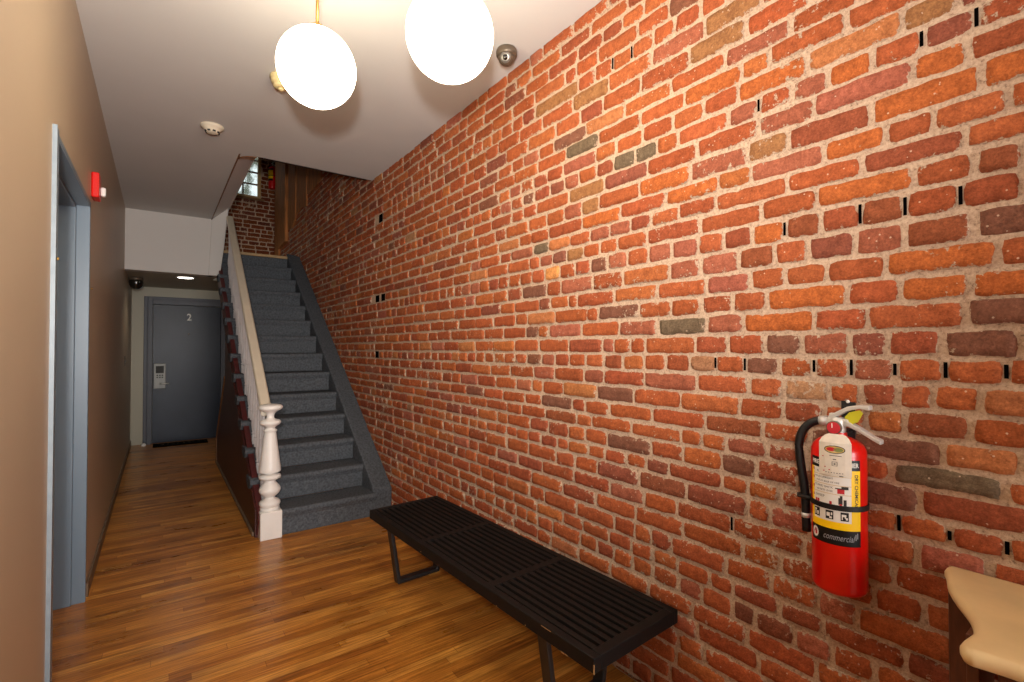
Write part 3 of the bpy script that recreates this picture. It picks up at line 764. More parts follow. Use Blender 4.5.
# upper landing with its pale nosing
bm = bmesh.new(); ly = NY(14)
box(bm, SX0+0.02, XR-0.012, ly+0.02, YW-0.012, 2.38, NZ(14)-0.004)
stp('landing', bm, M['carpet'])
bm = bmesh.new(); box(bm, SX0+0.02, SX1, ly-0.01, ly+0.05, NZ(14)-0.03, NZ(14)+0.006)
stp('landing_nosing', bm, M['lightwood'], bevel=0.005)['label'] = 'pale wooden landing edge'
# sloping carpeted ledge between treads and brick wall
sl = RI/RU
def pitch(y): return NZ(1)+(y-NY(1))*sl
bm = bmesh.new()
yA, yB = 3.93, NY(14)+0.06
top = [(yA, 0), (yA, pitch(yA)+0.02), (yB, pitch(yB)+0.02), (yB, pitch(yB)-0.5), (yA+0.75, 0)]
fs = prism(bm, top, 'x', SX1, XR-0.004)
for v in bm.verts:                                   # falls slightly towards the wall
    if v.co.x > SX1+0.1 and v.co.z > pitch(v.co.y): v.co.z -= 0.03
    if v.co.x > SX1+0.1 and v.co.y < yA+0.01: v.co.y += 0.02
stp('carpeted_ledge', bm, M['carpet'], bevel=0.012, seg=3)
# underside and outer string
bm = bmesh.new()
prism(bm, [(NY(1)+0.1, 0.0), (NY(1)+0.02, 0.14), (NY(1)+0.02, pitch(NY(1))-0.02), (ly, pitch(ly)-0.05), (ly, pitch(ly)-0.30), (4.30, pitch(4.30)-0.30), (NY(1)+0.2, 0.0)], 'x', SX0-0.012, SX0+0.03)
stp('outer_string', bm, M['maroon_light'], bevel=0.004)['label'] = 'reddish string under the tread ends'
bm = bmesh.new()
prism(bm, [(4.9, pitch(4.9)-0.25), (ly+0.05, pitch(ly)-0.25), (ly+0.05, pitch(ly)-0.31), (4.9, pitch(4.9)-0.31)], 'x', SX0+0.03, XR-0.005)
stp('stair_underside', bm, M['maroon'])
# maroon panelling closing the space below
bm = bmesh.new()
prism(bm, [(3.99, 0.0), (3.99, 0.2), (6.06, pitch(6.06)-0.22), (6.06, 1.05), (6.87, 0.31), (6.87, 0.0)], 'x', SX0-0.022, SX0+0.02)
stp('side_panel', bm, M['maroon'], bevel=0.003)
bm = bmesh.new()
for p, q in (((6.04, 1.06), (6.88, 0.31)),):
    prism(bm, [p, q, (q[0]+0.03, q[1]+0.02), (p[0]+0.03, p[1]+0.03)], 'x', SX0-0.03, SX0+0.025)
box(bm, SX0-0.03, SX0+0.025, 6.865, 6.895, 0, 0.32)
stp('panel_trim', bm, M['trimwood'], bevel=0.003)['label'] = 'oak strip edging the maroon panel'
bm = bmesh.new(); box(bm, SX0-0.036, SX0-0.018, 4.03, 6.88, 0, 0.03)
stp('base_shoe', bm, M['base'], bevel=0.005)
# newel post
NX, NYP = 0.671, 3.957
bm = bmesh.new()
h = 0.073
box(bm, NX-h, NX+h, NYP-h, NYP+h, 0, 0.2)
o_bl = finish('newel_block', bm, M['white'], bevel=0.006)
prof = [(0.066, 0.198), (0.07, 0.206), (0.071, 0.218), (0.066, 0.224), (0.071, 0.232), (0.077, 0.245), (0.076, 0.258), (0.066, 0.27), (0.05, 0.278), (0.037, 0.288),
        (0.037, 0.296), (0.05, 0.306), (0.068, 0.322), (0.078, 0.342), (0.077, 0.358), (0.066, 0.376), (0.05, 0.394), (0.041, 0.408), (0.041, 0.418), (0.06, 0.424),
        (0.077, 0.432), (0.081, 0.443), (0.077, 0.454), (0.058, 0.462), (0.042, 0.468), (0.042, 0.476), (0.078, 0.48), (0.08, 0.49), (0.077, 0.51), (0.043, 0.765), (0.043, 0.772),
        (0.05, 0.778), (0.05, 0.786), (0.036, 0.794), (0.034, 0.803), (0.048, 0.815), (0.068, 0.826), (0.077, 0.838), (0.076, 0.85), (0.066, 0.858), (0.038, 0.866), (0.028, 0.874),
        (0.027, 0.89), (0.034, 0.908), (0.05, 0.922), (0.074, 0.934), (0.087, 0.944), (0.089, 0.956), (0.082, 0.966), (0.055, 0.974), (0.02, 0.978)]
bm = bmesh.new(); lathe(bm, [(r*0.94, z) for r, z in prof], NX, NYP, 32)
o = stp('newel_post', bm, M['white']); shade_auto(o, 50); o_bl.parent = o
# handrail
RX = 0.668
def rz(y): return 0.955 + (y-4.02)*0.715
def rx(y): return 0.652 + (y-4.0)*0.016
bm = bmesh.new()
sec = [(-0.032, 0), (-0.038, 0.012), (-0.038, 0.036), (-0.030, 0.05), (0.030, 0.05), (0.038, 0.036), (0.038, 0.012), (0.032, 0)]
ya, yb = 4.0, 6.95
A = [bm.verts.new((rx(ya)+a, ya, rz(ya)-0.055+b)) for a, b in sec]; B = [bm.verts.new((rx(yb)+a, yb, rz(yb)-0.055+b)) for a, b in sec]
bm.faces.new(A); bm.faces.new(B[::-1])
for i in range(8): bm.faces.new((A[i], B[i], B[(i+1) % 8], A[(i+1) % 8]))
bmesh.ops.recalc_face_normals(bm, faces=bm.faces)
stp('handrail', bm, M['rail'], bevel=0.004)
# balusters, two per tread, all one shape sheared only by their length
def baluster(y, z0, z1):
    L = z1-z0
    p = [(0.016, 0), (0.016, 0.10), (0.012, 0.11), (0.019, 0.125), (0.012, 0.14), (0.016, 0.16), (0.0205, 0.22), (0.019, 0.30), (0.012, 0.42), (0.017, 0.435), (0.012, 0.45), (0.0115, 0.60), (0.0135, 0.75), (0.012, 0.80), (0.017, 0.815), (0.013, 0.83), (0.014, 1.0)]
    bm = bmesh.new(); lathe(bm, [(r, z0+t*L) for r, t in p], rx(y)-0.004, y, 10)
    o = stp('baluster', bm, M['baluster']); shade_auto(o, 50)
for n in range(1, NST):
    for dy in (0.075, 0.205):
        y = NY(n)+dy
        if n == 1 and dy < 0.1: continue
        if y < 6.9: baluster(y, NZ(n), rz(y)-0.05)

# ------------------------------------------------------------------ slatted bench
P = [Vector((1.055, 2.898)), Vector((1.509, 2.932)), Vector((1.596, 1.130)), Vector((1.124, 1.085))]
far = (P[0]+P[1])/2; near = (P[2]+P[3])/2
Lb = (near-far).length; Wb = 0.468; ZT = 0.405
ang = math.atan2((near-far).y, (near-far).x)
bench = thing('slatted_bench', 'long low black slatted wooden bench along the brick wall', 'bench')
cen = (far+near)/2
bench.location = (cen.x-0.004, cen.y, 0); bench.rotation_euler = (0, 0, ang)
hl, hw = Lb/2, Wb/2                                       # local x runs from far (-) to near (+)
bm = bmesh.new()
box(bm, -hl, hl, -hw, -hw+0.032, ZT-0.05, ZT); box(bm, -hl, hl, hw-0.032, hw, ZT-0.05, ZT)
box(bm, -hl, -hl+0.036, -hw+0.032, hw-0.032, ZT-0.05, ZT); box(bm, hl-0.04, hl, -hw+0.032, hw-0.032, ZT-0.05, ZT)
finish('seat_frame', bm, M['black_wood'], bench, bevel=0.0035)
bm = bmesh.new(); NS = 11
pit = (Wb-0.064)/NS
for i in range(NS):
    c = -hw+0.032+pit*(i+0.5)
    box(bm, -hl+0.03, hl-0.034, c-0.0108, c+0.0108, ZT-0.042, ZT-0.0015)
finish('seat_slats', bm, M['black_wood'], bench, bevel=0.002)
for fx in (-hl+0.62, hl-0.60):
    bm = bmesh.new(); box(bm, fx-0.02, fx+0.02, -hw+0.03, hw-0.03, ZT-0.046, ZT-0.0005)
    finish('cross_rail', bm, M['black_wood'], bench, bevel=0.002)
for fx in (-hl+0.175, hl-0.30):
    bm = bmesh.new()
    a, b2, t, w2 = hw-0.04, hw-0.095, 0.015, 0.027
    path = [(-a, ZT-0.045), (-b2, 0.0), (b2, 0.0), (a, ZT-0.045)]
    inn = [(-a+0.022, ZT-0.045), (-b2+0.02, 0.022), (b2-0.02, 0.022), (a-0.022, ZT-0.045)]
    prism(bm, path+inn[::-1], 'x', fx-w2, fx+w2)
    finish('leg', bm, M['black_steel'], bench, bevel=0.005)
# bare-wood chips on the front edge and end
bm = bmesh.new(); rc = random.Random(4)
yf = -hw if True else hw
CH = [(x, x+l, -hw-0.0006, -hw+0.001, z, z+g) for x, z, l, g in ((hl-0.13, ZT-0.05, 0.012, 0.004), (hl-0.15, ZT-0.051, 0.016, 0.005), (hl-0.25, ZT-0.006, 0.05, 0.0025), (hl-0.34, ZT-0.045, 0.006, 0.004), (hl-0.52, ZT-0.048, 0.007, 0.004), (-0.25, ZT-0.04, 0.006, 0.004))]
CH.append((hl-0.003, hl+0.0006, -hw-0.0006, -hw+0.002, ZT-0.05, ZT-0.02))
for c in CH:
    bm = bmesh.new(); box(bm, *c)
    finish('paint_chip', bm, M['chip'], bench)['label'] = 'pale bare wood where black paint has chipped'

# ------------------------------------------------------------------ console table (corner in view)
TZ = 0.85
tb = thing('console_table', 'worn cream topped table with curved corner and red-brown legs against brick wall', 'table', (1.4, -0.2, 0))
half = [(1.604, 0.341), (1.575, 0.344), (1.541, 0.333), (1.473, 0.315), (1.416, 0.290), (1.367, 0.265), (1.321, 0.247), (1.276, 0.237), (1.24, 0.239), (1.206, 0.2425), (1.184, 0.236), (1.176, 0.222), (1.18, 0.205), (1.186, 0.17), (1.19, 0.1)]
oc = [(p.x, p.y) for p in smooth_curve([(a, b, 0) for a, b in half], 3)]
yc = -0.30
outline = oc + [(x, 2*yc-y) for x, y in oc[::-1]]
bm = bmesh.new()
def ring(off, z):
    r = []
    for i, (x, y) in enumerate(outline):
        c = Vector((1.45, yc)); d = (c-Vector((x, y)))
        a = Vector(outline[i-1]); b = Vector(outline[(i+1) % len(outline)])
        t = (b-a).normalized(); nrm = Vector((-t.y, t.x))
        if nrm.dot(d) < 0: nrm = -nrm
        q = Vector((x, y))+nrm*off
        r.append(bm.verts.new((min(q.x, 1.604), q.y, z)))
    return r
prof = [(0.014, TZ-0.034), (0.004, TZ-0.029), (0.0, TZ-0.02), (0.0, TZ-0.012), (0.004, TZ-0.004), (0.011, TZ)]
rs = [ring(o_, z_) for o_, z_ in prof]
for a, b in zip(rs, rs[1:]):
    for i in range(len(a)): bm.faces.new((a[i], a[(i+1) % len(a)], b[(i+1) % len(a)], b[i]))
bm.faces.new(rs[0][::-1]); bm.faces.new(rs[-1])
bmesh.ops.recalc_face_normals(bm, faces=bm.faces)
o = finish('tabletop', bm, M['cream'], tb); o.location = -tb.location; shade_auto(o, 60)
bm = bmesh.new()
box(bm, 1.29, 1.31, -0.82, 0.17, TZ-0.16, TZ-0.03); box(bm, 1.31, 1.54, 0.235, 0.255, TZ-0.16, TZ-0.03); box(bm, 1.31, 1.54, -0.87, -0.85, TZ-0.16, TZ-0.03)
o = finish('apron', bm, M['redwood'], tb, bevel=0.003); o.location = -tb.location
for lx, ly_ in ((1.535, 0.28), (1.28, 0.155), (1.535, -0.87), (1.28, -0.87)):
    bm = bmesh.new(); box(bm, lx, lx+0.06, ly_-0.02, ly_+0.05, 0, TZ-0.032)
    o = finish('leg', bm, M['redwood'], tb, bevel=0.006); o.location = -tb.location

# ------------------------------------------------------------------ fire extinguishers
def extinguisher(loc, label, detail=True, sc_=1.0, rot=0.0):
    """local axis at the origin, bottom at z=0, label facing -x, +y is the viewer's left"""
    e = thing('fire_extinguisher', label, 'fire extinguisher', loc)
    e.scale = (sc_,)*3; e.rotation_euler = (0, 0, rot)
    R_ = 0.0655
    bm = bmesh.new()
    lathe(bm, [(0.03, 0.006), (0.054, 0.0), (0.0615, 0.004), (R_, 0.014), (R_, 0.376), (0.0645, 0.388), (0.059, 0.401), (0.048, 0.412), (0.034, 0.419), (0.022, 0.423), (0.021, 0.434)], n=48)
    o = finish('cylinder_body', bm, M['red'], e); shade_auto(o, 50)
    def cyl(s, z, off):            # s in degrees, 0 = label centre, + towards viewer's right
        a = PI + math.radians(s+9)
        return Vector(((R_+off)*math.cos(a), (R_+off)*math.sin(a), z))
    def patch(bm, s0, s1, z0, z1, off, mi=0):
        k = max(2, int((s1-s0)/4)+1)
        lo_ = [bm.verts.new(cyl(s0+(s1-s0)*i/k, z0, off)) for i in range(k+1)]; hi_ = [bm.verts.new(cyl(s0+(s1-s0)*i/k, z1, off)) for i in range(k+1)]
        for i in range(k):
            f = bm.faces.new((lo_[i], lo_[i+1], hi_[i+1], hi_[i])); f.material_index = mi; f.smooth = True
    deg = 180/PI/R_
    def text(bm, t, s, z, size, off, mi, shear=0, rot90=False, bold=0.0, sx=1.0):
        if rot90: merge(bm, text_bm(t, size, shear, bold=bold), lambda c: cyl(s+c.y*deg, z-c.x, off), mi)
        else: merge(bm, text_bm(t, size, shear, bold=bold), lambda c: cyl(s+c.x*sx*deg, z+c.y, off), mi)
    # printed label
    bm = bmesh.new()
    LM = [M['yellow'], M['labelblack'], M['labelwhite'], M['ink'], M['redink'], M['greyink'], M['goldink']]
    patch(bm, -57, 57, 0.180, 0.340, 0.0004, 0)
    patch(bm, -57, 57, 0.138, 0.180, 0.0004, 1)
    patch(bm, -57, 57, 0.340, 0.368, 0.0004, 1)
    if detail:
        text(bm, 'FIRE EXTINGUISHER', 0, 0.354, 0.0165, 0.001, 2, bold=0.0004, sx=0.82)
        patch(bm, -47, 36, 0.232, 0.340, 0.0007, 2); patch(bm, -47, 36, 0.200, 0.232, 0.0007, 2)
        for zz in (0.322, 0.298, 0.274): patch(bm, -47, 36, zz-0.0006, zz+0.0006, 0.001, 6)
        for zz in (0.333, 0.310, 0.286, 0.262): patch(bm, -50, -46, zz-0.003, zz+0.004, 0.001, 4)
        text(bm, 'PULL PIN', -24, 0.329, 0.0085, 0.001, 3, sx=0.9)
        text(bm, 'HOLD UPRIGHT', -22, 0.315, 0.007, 0.001, 3); text(bm, 'AIM AT BASE OF FIRE', -13, 0.305, 0.0062, 0.001, 3)
        text(bm, 'STAND BACK', -22, 0.291, 0.008, 0.001, 3); text(bm, 'SQUEEZE LEVER', -20, 0.281, 0.0062, 0.001, 3)
        text(bm, 'SWEEP', -30, 0.264, 0.009, 0.001, 3)
        for s0 in (-42, -36, -8): patch(bm, s0, s0+5, 0.246, 0.254, 0.001, 4)
        # little drawings: nozzle, gripping hand, person aiming
        patch(bm, 4, 30, 0.327, 0.331, 0.001, 3); patch(bm, 12, 20, 0.323, 0.333, 0.001, 3)
        patch(bm, 8, 22, 0.277, 0.289, 0.001, 4); patch(bm, 4, 30, 0.289, 0.292, 0.001, 3); patch(bm, 16, 30, 0.292, 0.297, 0.001, 3)
        patch(bm, 10, 18, 0.248, 0.266, 0.001, 3); patch(bm, 20, 26, 0.240, 0.262, 0.001, 3); patch(bm, 12, 17, 0.242, 0.25, 0.0012, 4); patch(bm, 13, 18, 0.266, 0.272, 0.001, 3)
        text(bm, 'DRY CHEMICAL', 47, 0.286, 0.0125, 0.001, 3, rot90=True, bold=0.0002)
        # three black class pictograms with white drawings
        for c0 in (-38, -8, 22):
            patch(bm, c0-9.2, c0+9.2, 0.204, 0.230, 0.001, 2); patch(bm, c0-8, c0+8, 0.2055, 0.2285, 0.0013, 1)
        patch(bm, -43, -40, 0.209, 0.224, 0.0016, 2); patch(bm, -44, -38, 0.221, 0.225, 0.0016, 2); patch(bm, -37, -33, 0.209, 0.219, 0.0016, 2)
        patch(bm, -14, -7, 0.213, 0.223, 0.0016, 2); patch(bm, -8, -3, 0.208, 0.213, 0.0016, 2); patch(bm, -5, -2, 0.217, 0.224, 0.0016, 2)
        patch(bm, 16, 18, 0.209, 0.223, 0.0016, 2); patch(bm, 18, 25, 0.217, 0.223, 0.0016, 2); patch(bm, 24, 28, 0.209, 0.215, 0.0016, 2); patch(bm, 22, 24, 0.213, 0.218, 0.0016, 2)
        # oval emblem and slanted silver lettering on the black band
        em = [(math.cos(2*PI*i/20), math.sin(2*PI*i/20)) for i in range(20)]
        bm.faces.new([bm.verts.new(cyl(-44+9.5*a, 0.160+0.0145*b, 0.0008)) for a, b in em]).material_index = 2
        for pts in (((-50, .152), (-46, .168), (-43.5, .160), (-46, .160)), ((-44, .154), (-42, .170), (-38, .155), (-41, .152))):
            bm.faces.new([bm.verts.new(cyl(a, b, 0.0012)) for a, b in pts]).material_index = 4
        text(bm, 'commercial', 9, 0.1585, 0.0235, 0.0008, 5, shear=0.35, sx=0.66)
        patch(bm, 44, 46, 0.156, 0.172, 0.0008, 5); patch(bm, 48, 50, 0.160, 0.175, 0.0008, 5)
    finish('printed_label', bm, LM, e)
    # valve
    bm = bmesh.new()
    lathe(bm, [(0.017, 0.425), (0.019, 0.44), (0.019, 0.468), (0.013, 0.475)], n=20)
    box(bm, -0.011, 0.011, -0.028, 0.03, 0.452, 0.472)
    box(bm, -0.009, 0.009, 0.005, 0.02, 0.465, 0.485)
    finish('valve', bm, M['chrome'], e, bevel=0.002)
    # levers reach to the viewer's right (-y), spreading apart
    def lever(name, pts, w0):
        bm = bmesh.new(); secs = []
        for (y, z, wd, th) in pts:
            secs.append([bm.verts.new((sx*wd, y, z+sz*th)) for sx, sz in ((-1, -1), (1, -1), (1, 1), (-1, 1))])
        for a, b in zip(secs, secs[1:]):
            for i in range(4): bm.faces.new((a[i], a[(i+1) % 4], b[(i+1) % 4], b[i]))
        bm.faces.new(secs[0][::-1]); bm.faces.new(secs[-1]); bmesh.ops.recalc_face_normals(bm, faces=bm.faces)
        finish(name, bm, M['chrome'], e, bevel=0.002)
    lever('squeeze_lever', [(0.022, 0.470, 0.010, 0.007), (0.0, 0.484, 0.012, 0.007), (-0.026, 0.501, 0.013, 0.006), (-0.054, 0.509, 0.013, 0.005), (-0.078, 0.508, 0.013, 0.006)], 0)
    lever('carry_handle', [(0.004, 0.464, 0.010, 0.008), (-0.022, 0.462, 0.012, 0.007), (-0.055, 0.446, 0.013, 0.006), (-0.084, 0.428, 0.013, 0.005), (-0.102, 0.420, 0.013, 0.006)], 0)
    # gauge faces the viewer
    bm = bmesh.new(); ga = math.radians(8)
    mt_ = Matrix.Translation((-0.02, 0.0, 0.449)) @ Matrix.Rotation(ga, 4, 'Z') @ Matrix.Rotation(-PI/2, 4, 'Y')
    lathe(bm, [(0.017, 0.0), (0.0185, 0.006), (0.0185, 0.016), (0.016, 0.018)], n=24, mtx=mt_)
    lathe(bm, [(0.016, 0.0181), (0.001, 0.0184)], n=24, mi=1, mtx=mt_)
    o = finish('pressure_gauge', bm, [M['bronze'], M['redink']], e); shade_auto(o, 40)
    bm = bmesh.new(); box(bm, -0.0405, -0.0385, 0.0, 0.0015, 0.449, 0.461); finish('gauge_needle', bm, M['labelwhite'], o)
    # hose down the viewer's left, held by the strap
    hp = smooth_curve([(0, 0.03, 0.462), (-0.002, 0.05, 0.460), (-0.006, 0.074, 0.446), (-0.01, 0.092, 0.418), (-0.012, 0.098, 0.375), (-0.012, 0.092, 0.32), (-0.012, 0.083, 0.25), (-0.012, 0.079, 0.137)], 6)
    bm = bmesh.new(); tube(bm, hp, 0.0115, 12); ho = finish('hose', bm, M['rubber'], e, smooth=True)
    for fp, fr in (([(0, 0.026, 0.4625), (0, 0.046, 0.4605)], 0.0135), ([(-0.012, 0.0805, 0.190), (-0.012, 0.080, 0.177)], 0.0125)):
        bm = bmesh.new(); tube(bm, fp, fr, 12); finish('hose_ferrule', bm, M['chrome'], ho, smooth=True)
    bm = bmesh.new()
    bandr = [(R_+0.0022)*1.0 for _ in range(49)]
    k = 48; zs_ = (0.232, 0.246); grid = []
    for zz in zs_:
        for rr in (R_+0.0006, R_+0.0035):
            grid.append([bm.verts.new((rr*math.cos(2*PI*i/k), rr*math.sin(2*PI*i/k), zz)) for i in range(k)])
    a, b, c, d = grid
    for i in range(k):
        j = (i+1) % k
        for q in ((b[i], b[j], d[j], d[i]), (a[i], c[i], c[j], a[j]), (c[i], d[i], d[j], c[j]), (a[i], a[j], b[j], b[i])): bm.faces.new(q)
    tube(bm, [(0.0, 0.064, 0.239), (-0.004, 0.094, 0.239), (-0.012, 0.1, 0.239), (-0.026, 0.094, 0.239), (-0.03, 0.06, 0.239)], 0.006, 8)
    bmesh.ops.recalc_face_normals(bm, faces=bm.faces)
    o = finish('strap', bm, M['rubber'], e); shade_auto(o, 40)
    # wall bracket
    bm = bmesh.new(); prism(bm, [(-0.017, 0.22), (0.017, 0.22), (0.017, 0.519), (0.012, 0.524), (-0.012, 0.524), (-0.017, 0.519)], 'x', R_+0.005, R_+0.0145)
    box(bm, 0.0, R_+0.008, -0.012, -0.006, 0.425, 0.43)
    wb = finish('wall_bracket', bm, M['black_steel'], e)
    bm = bmesh.new(); lathe(bm, [(0.005, 0), (0.005, 0.003), (0.002, 0.004)], n=10, mtx=Matrix.Translation((R_+0.006, 0.0, 0.514)) @ Matrix.Rotation(-PI/2, 4, 'Y'))
    finish('bracket_screw', bm, M['labelwhite'], wb, smooth=True)
    if detail:
        # yellow-green seal between the levers
        bm = bmesh.new()
        bm.faces.new([bm.verts.new((-0.006, y, z_)) for y, z_ in ((-0.018, 0.477), (-0.03, 0.492), (-0.055, 0.5), (-0.062, 0.492), (-0.05, 0.467), (-0.036, 0.460))])
        o = finish('seal_tag', bm, M['tagyellow'], e); o['label'] = 'yellow-green plastic seal'
        md = o.modifiers.new('t', 'SOLIDIFY'); md.thickness = 0.0015
        # hanging inspection tag, bent a little over the cylinder front
        bm = bmesh.new(); TM = [M['tag'], M['goldink'], M['redink'], M['ink'], M['greenink']]
        def tg(s, t, off=0.0):     # s -1..1 across, t 0 top..1 bottom
            z_ = 0.434 - 0.108*t
            sh = 0.6 if t < 0.001 else (0.85 if t < 0.04 else 1.0)
            a = PI + math.radians(13+38*s*sh*0.82)
            rr = R_+0.006+off if t > 0.2 else R_-0.016+0.11*t+off
            return Vector((rr*math.cos(a), rr*math.sin(a), z_))
        ts = [0, 0.03, 0.1, 0.2, 0.4, 0.6, 0.8, 1.0]; ss = [-1, -0.6, -0.2, 0.2, 0.6, 1]
        V = [[bm.verts.new(tg(s, t)) for s in ss] for t in ts]
        for i in range(len(ts)-1):
            for j in range(len(ss)-1): bm.faces.new((V[i+1][j], V[i+1][j+1], V[i][j+1], V[i][j]))
        el = [(math.cos(2*PI*i/24), math.sin(2*PI*i/24)) for i in range(24)]
        def blob(cs, ct, rs_, rt_, off, mi): bm.faces.new([bm.verts.new(tg(cs+rs_*a, ct-rt_*b, off)) for a, b in el]).material_index = mi
        blob(0.0, 0.36, 0.62, 0.1, 0.0012, 3); blob(0.0, 0.36, 0.56, 0.083, 0.0015, 1); blob(-0.2, 0.355, 0.28, 0.05, 0.0018, 2); blob(0.22, 0.36, 0.28, 0.05, 0.0018, 4)
        def bar(s0, s1, t0, t1, mi): bm.faces.new([bm.verts.new(tg(a, b, 0.0012)) for a, b in ((s0, t1), (s1, t1), (s1, t0), (s0, t0))]).material_index = mi
        bar(-0.3, 0.4, 0.505, 0.52, 3); bar(-0.1, 0.1, 0.59, 0.61, 3)
        for q in ((-0.16, 0.16, 0.66, 0.668), (-0.16, 0.16, 0.755, 0.763), (-0.16, -0.13, 0.66, 0.763), (0.13, 0.16, 0.66, 0.763), (-0.05, 0.05, 0.70, 0.73)): bar(*q, 3)
        for s0, t0 in ((-0.75, 0.54), (-0.62, 0.80), (-0.36, 0.86), (-0.7, 0.9)): bar(s0, s0+0.09, t0, t0+0.022, 2)
        for k in range(7): bar(-0.55+k*0.16, -0.47+k*0.16, 0.93, 0.945, 3)
        finish('inspection_tag', bm, TM, e)['label'] = 'cream paper inspection tag with oval emblem'
    return e
extinguisher((XR-0.0805, 0.560, 0.722), 'large red fire extinguisher on brick wall with yellow label and paper tag')
extinguisher((1.557, YW-0.08, 4.14), 'small distant red fire extinguisher high beside the stair window', detail=False, sc_=0.92, rot=math.radians(25))

# ------------------------------------------------------------------ pendant globes
def globe(c, label):
    g = thing('pendant_globe', label, 'pendant light', (c[0], c[1], ZC), 'white globe pendants')
    dz = c[2]-ZC
    bm = bmesh.new(); bmesh.ops.create_uvsphere(bm, u_segments=48, v_segments=28, radius=0.15, matrix=Matrix.Translation((0, 0, dz)))
    finish('glass_globe', bm, M['globe'], g, smooth=True)
    bm = bmesh.new(); lathe(bm, [(0.006, dz+0.17), (0.006, -0.02)], n=12); lathe(bm, [(0.01, dz+0.30), (0.013, dz+0.305), (0.013, dz+0.325), (0.01, dz+0.33)], n=12)
    finish('rod', bm, M['brass'], g, smooth=True)
    bm = bmesh.new(); lathe(bm, [(0.046, dz+0.140), (0.048, dz+0.152), (0.03, dz+0.165), (0.012, dz+0.18), (0.008, dz+0.185)], n=24)
    finish('globe_fitter', bm, M['brass'], g, smooth=True)
    bm = bmesh.new(); lathe(bm, [(0.012, -0.045), (0.03, -0.03), (0.055, -0.012), (0.06, 0.0)], n=24)
    finish('canopy', bm, M['brass'], g, smooth=True)
globe((0.502, 2.015, 2.512), 'lit white glass globe hanging on a brass rod, left of the two')
globe((0.802, 1.463, 2.469), 'lit white glass globe cut by photo top edge, right of the two')

# ------------------------------------------------------------------ ceiling and wall fittings
o = thing('smoke_detector', 'ivory round smoke detector on ceiling left of the stair opening', 'smoke detector', (0.293, 4.02, ZC))
bm = bmesh.new(); lathe(bm, [(0.072, 0.0), (0.074, -0.012), (0.062, -0.02), (0.045, -0.034), (0.04, -0.046), (0.03, -0.052), (0.01, -0.053)], n=32); finish('housing', bm, M['ivory'], o, smooth=True)
bm = bmesh.new()
for k in range(8):
    a = k*PI/4+0.2; bmx = Matrix.Translation((0.041*math.cos(a), 0.041*math.sin(a), -0.043)) @ Matrix.Rotation(a, 4, 'Z')
    bb = bmesh.new(); box(bb, -0.004, 0.004, -0.009, 0.009, -0.005, 0.004)
    merge(bm, bb, lambda c: bmx @ c)
finish('vent_slot', bm, M['ink'], o)

o = thing('ceiling_fitting', 'small cream ribbed round fitting on ceiling behind left globe', 'ceiling fitting', (0.562, 3.05, ZC))
bm = bmesh.new(); lathe(bm, [(0.06, 0.0), (0.062, -0.012), (0.05, -0.018), (0.056, -0.03), (0.052, -0.04), (0.04, -0.046), (0.044, -0.056), (0.038, -0.066), (0.02, -0.07)], n=28); finish('ribbed_body', bm, M['cream_metal'], o, smooth=True)
bm = bmesh.new(); lathe(bm, [(0.016, -0.068), (0.016, -0.078), (0.008, -0.083)], n=16); finish('centre_cap', bm, M['cream_metal'], o, smooth=True)

o = thing('ceiling_camera', 'grey-bronze dome security camera on ceiling beside the brick wall', 'security camera', (1.475, 2.07, ZC))
bm = bmesh.new(); lathe(bm, [(0.052, 0.0), (0.056, -0.008), (0.056, -0.03), (0.05, -0.04)], n=32); finish('base', bm, M['bronze'], o, smooth=True)
# eyeball turned to the viewer
dirv = Vector((-1.0, -0.95, -0.75)).normalized()
q = Vector((0, 0, 1)).rotation_difference(dirv).to_matrix().to_4x4(); T_ = Matrix.Translation((0, 0, -0.04))
bm = bmesh.new(); bmesh.ops.create_uvsphere(bm, u_segments=28, v_segments=16, radius=0.045, matrix=T_); finish('eyeball', bm, M['bronze'], o, smooth=True)
bm = bmesh.new(); lathe(bm, [(0.036, 0.026), (0.034, 0.036), (0.028, 0.041)], n=28, mtx=T_ @ q); lathe(bm, [(0.027, 0.0405), (0.027, 0.043), (0.014, 0.0435)], n=28, mi=1, mtx=T_ @ q)
finish('lens_ring', bm, [M['bronze'], M['silver_ring']], o, smooth=True)
bm = bmesh.new(); lathe(bm, [(0.0145, 0.043), (0.014, 0.046), (0.007, 0.049), (0.001, 0.05)], n=20, mtx=T_ @ q); finish('lens', bm, M['lens_black'], o, smooth=True)

o = thing('wall_mounted_alarm', 'red fire alarm with white strobe high on left wall', 'fire alarm', (XL, 3.68, 2.325))
bm = bmesh.new(); box(bm, 0.0, 0.036, -0.06, 0.06, -0.072, 0.072); finish('housing', bm, M['red'], o, bevel=0.008)
bm = bmesh.new(); box(bm, 0.036, 0.060, 0.012, 0.052, -0.045, 0.008); finish('strobe_lens', bm, M['strobe'], o, bevel=0.008)
bm = bmesh.new()
for i, ch in enumerate('FIRE'):
    merge(bm, text_bm(ch, 0.026, bold=0.0012), lambda c, i=i: Vector((0.0366, -0.018+c.x*1.25, 0.028-i*0.021+c.y)))
finish('lettering', bm, M['labelwhite'], o)['label'] = 'white FIRE lettering'

o = thing('recessed_downlight', 'bright round recessed light in soffit before the far door', 'ceiling light', (0.262, 7.33, 2.28))
bm = bmesh.new(); lathe(bm, [(0.105, 0.0), (0.105, -0.006), (0.085, -0.008), (0.082, -0.002)], n=32, cap=False); finish('trim_ring', bm, M['plastic_white'], o, smooth=True)
bm = bmesh.new(); lathe(bm, [(0.083, -0.002), (0.083, -0.006)], n=32); finish('diffuser', bm, M['downlight'], o)

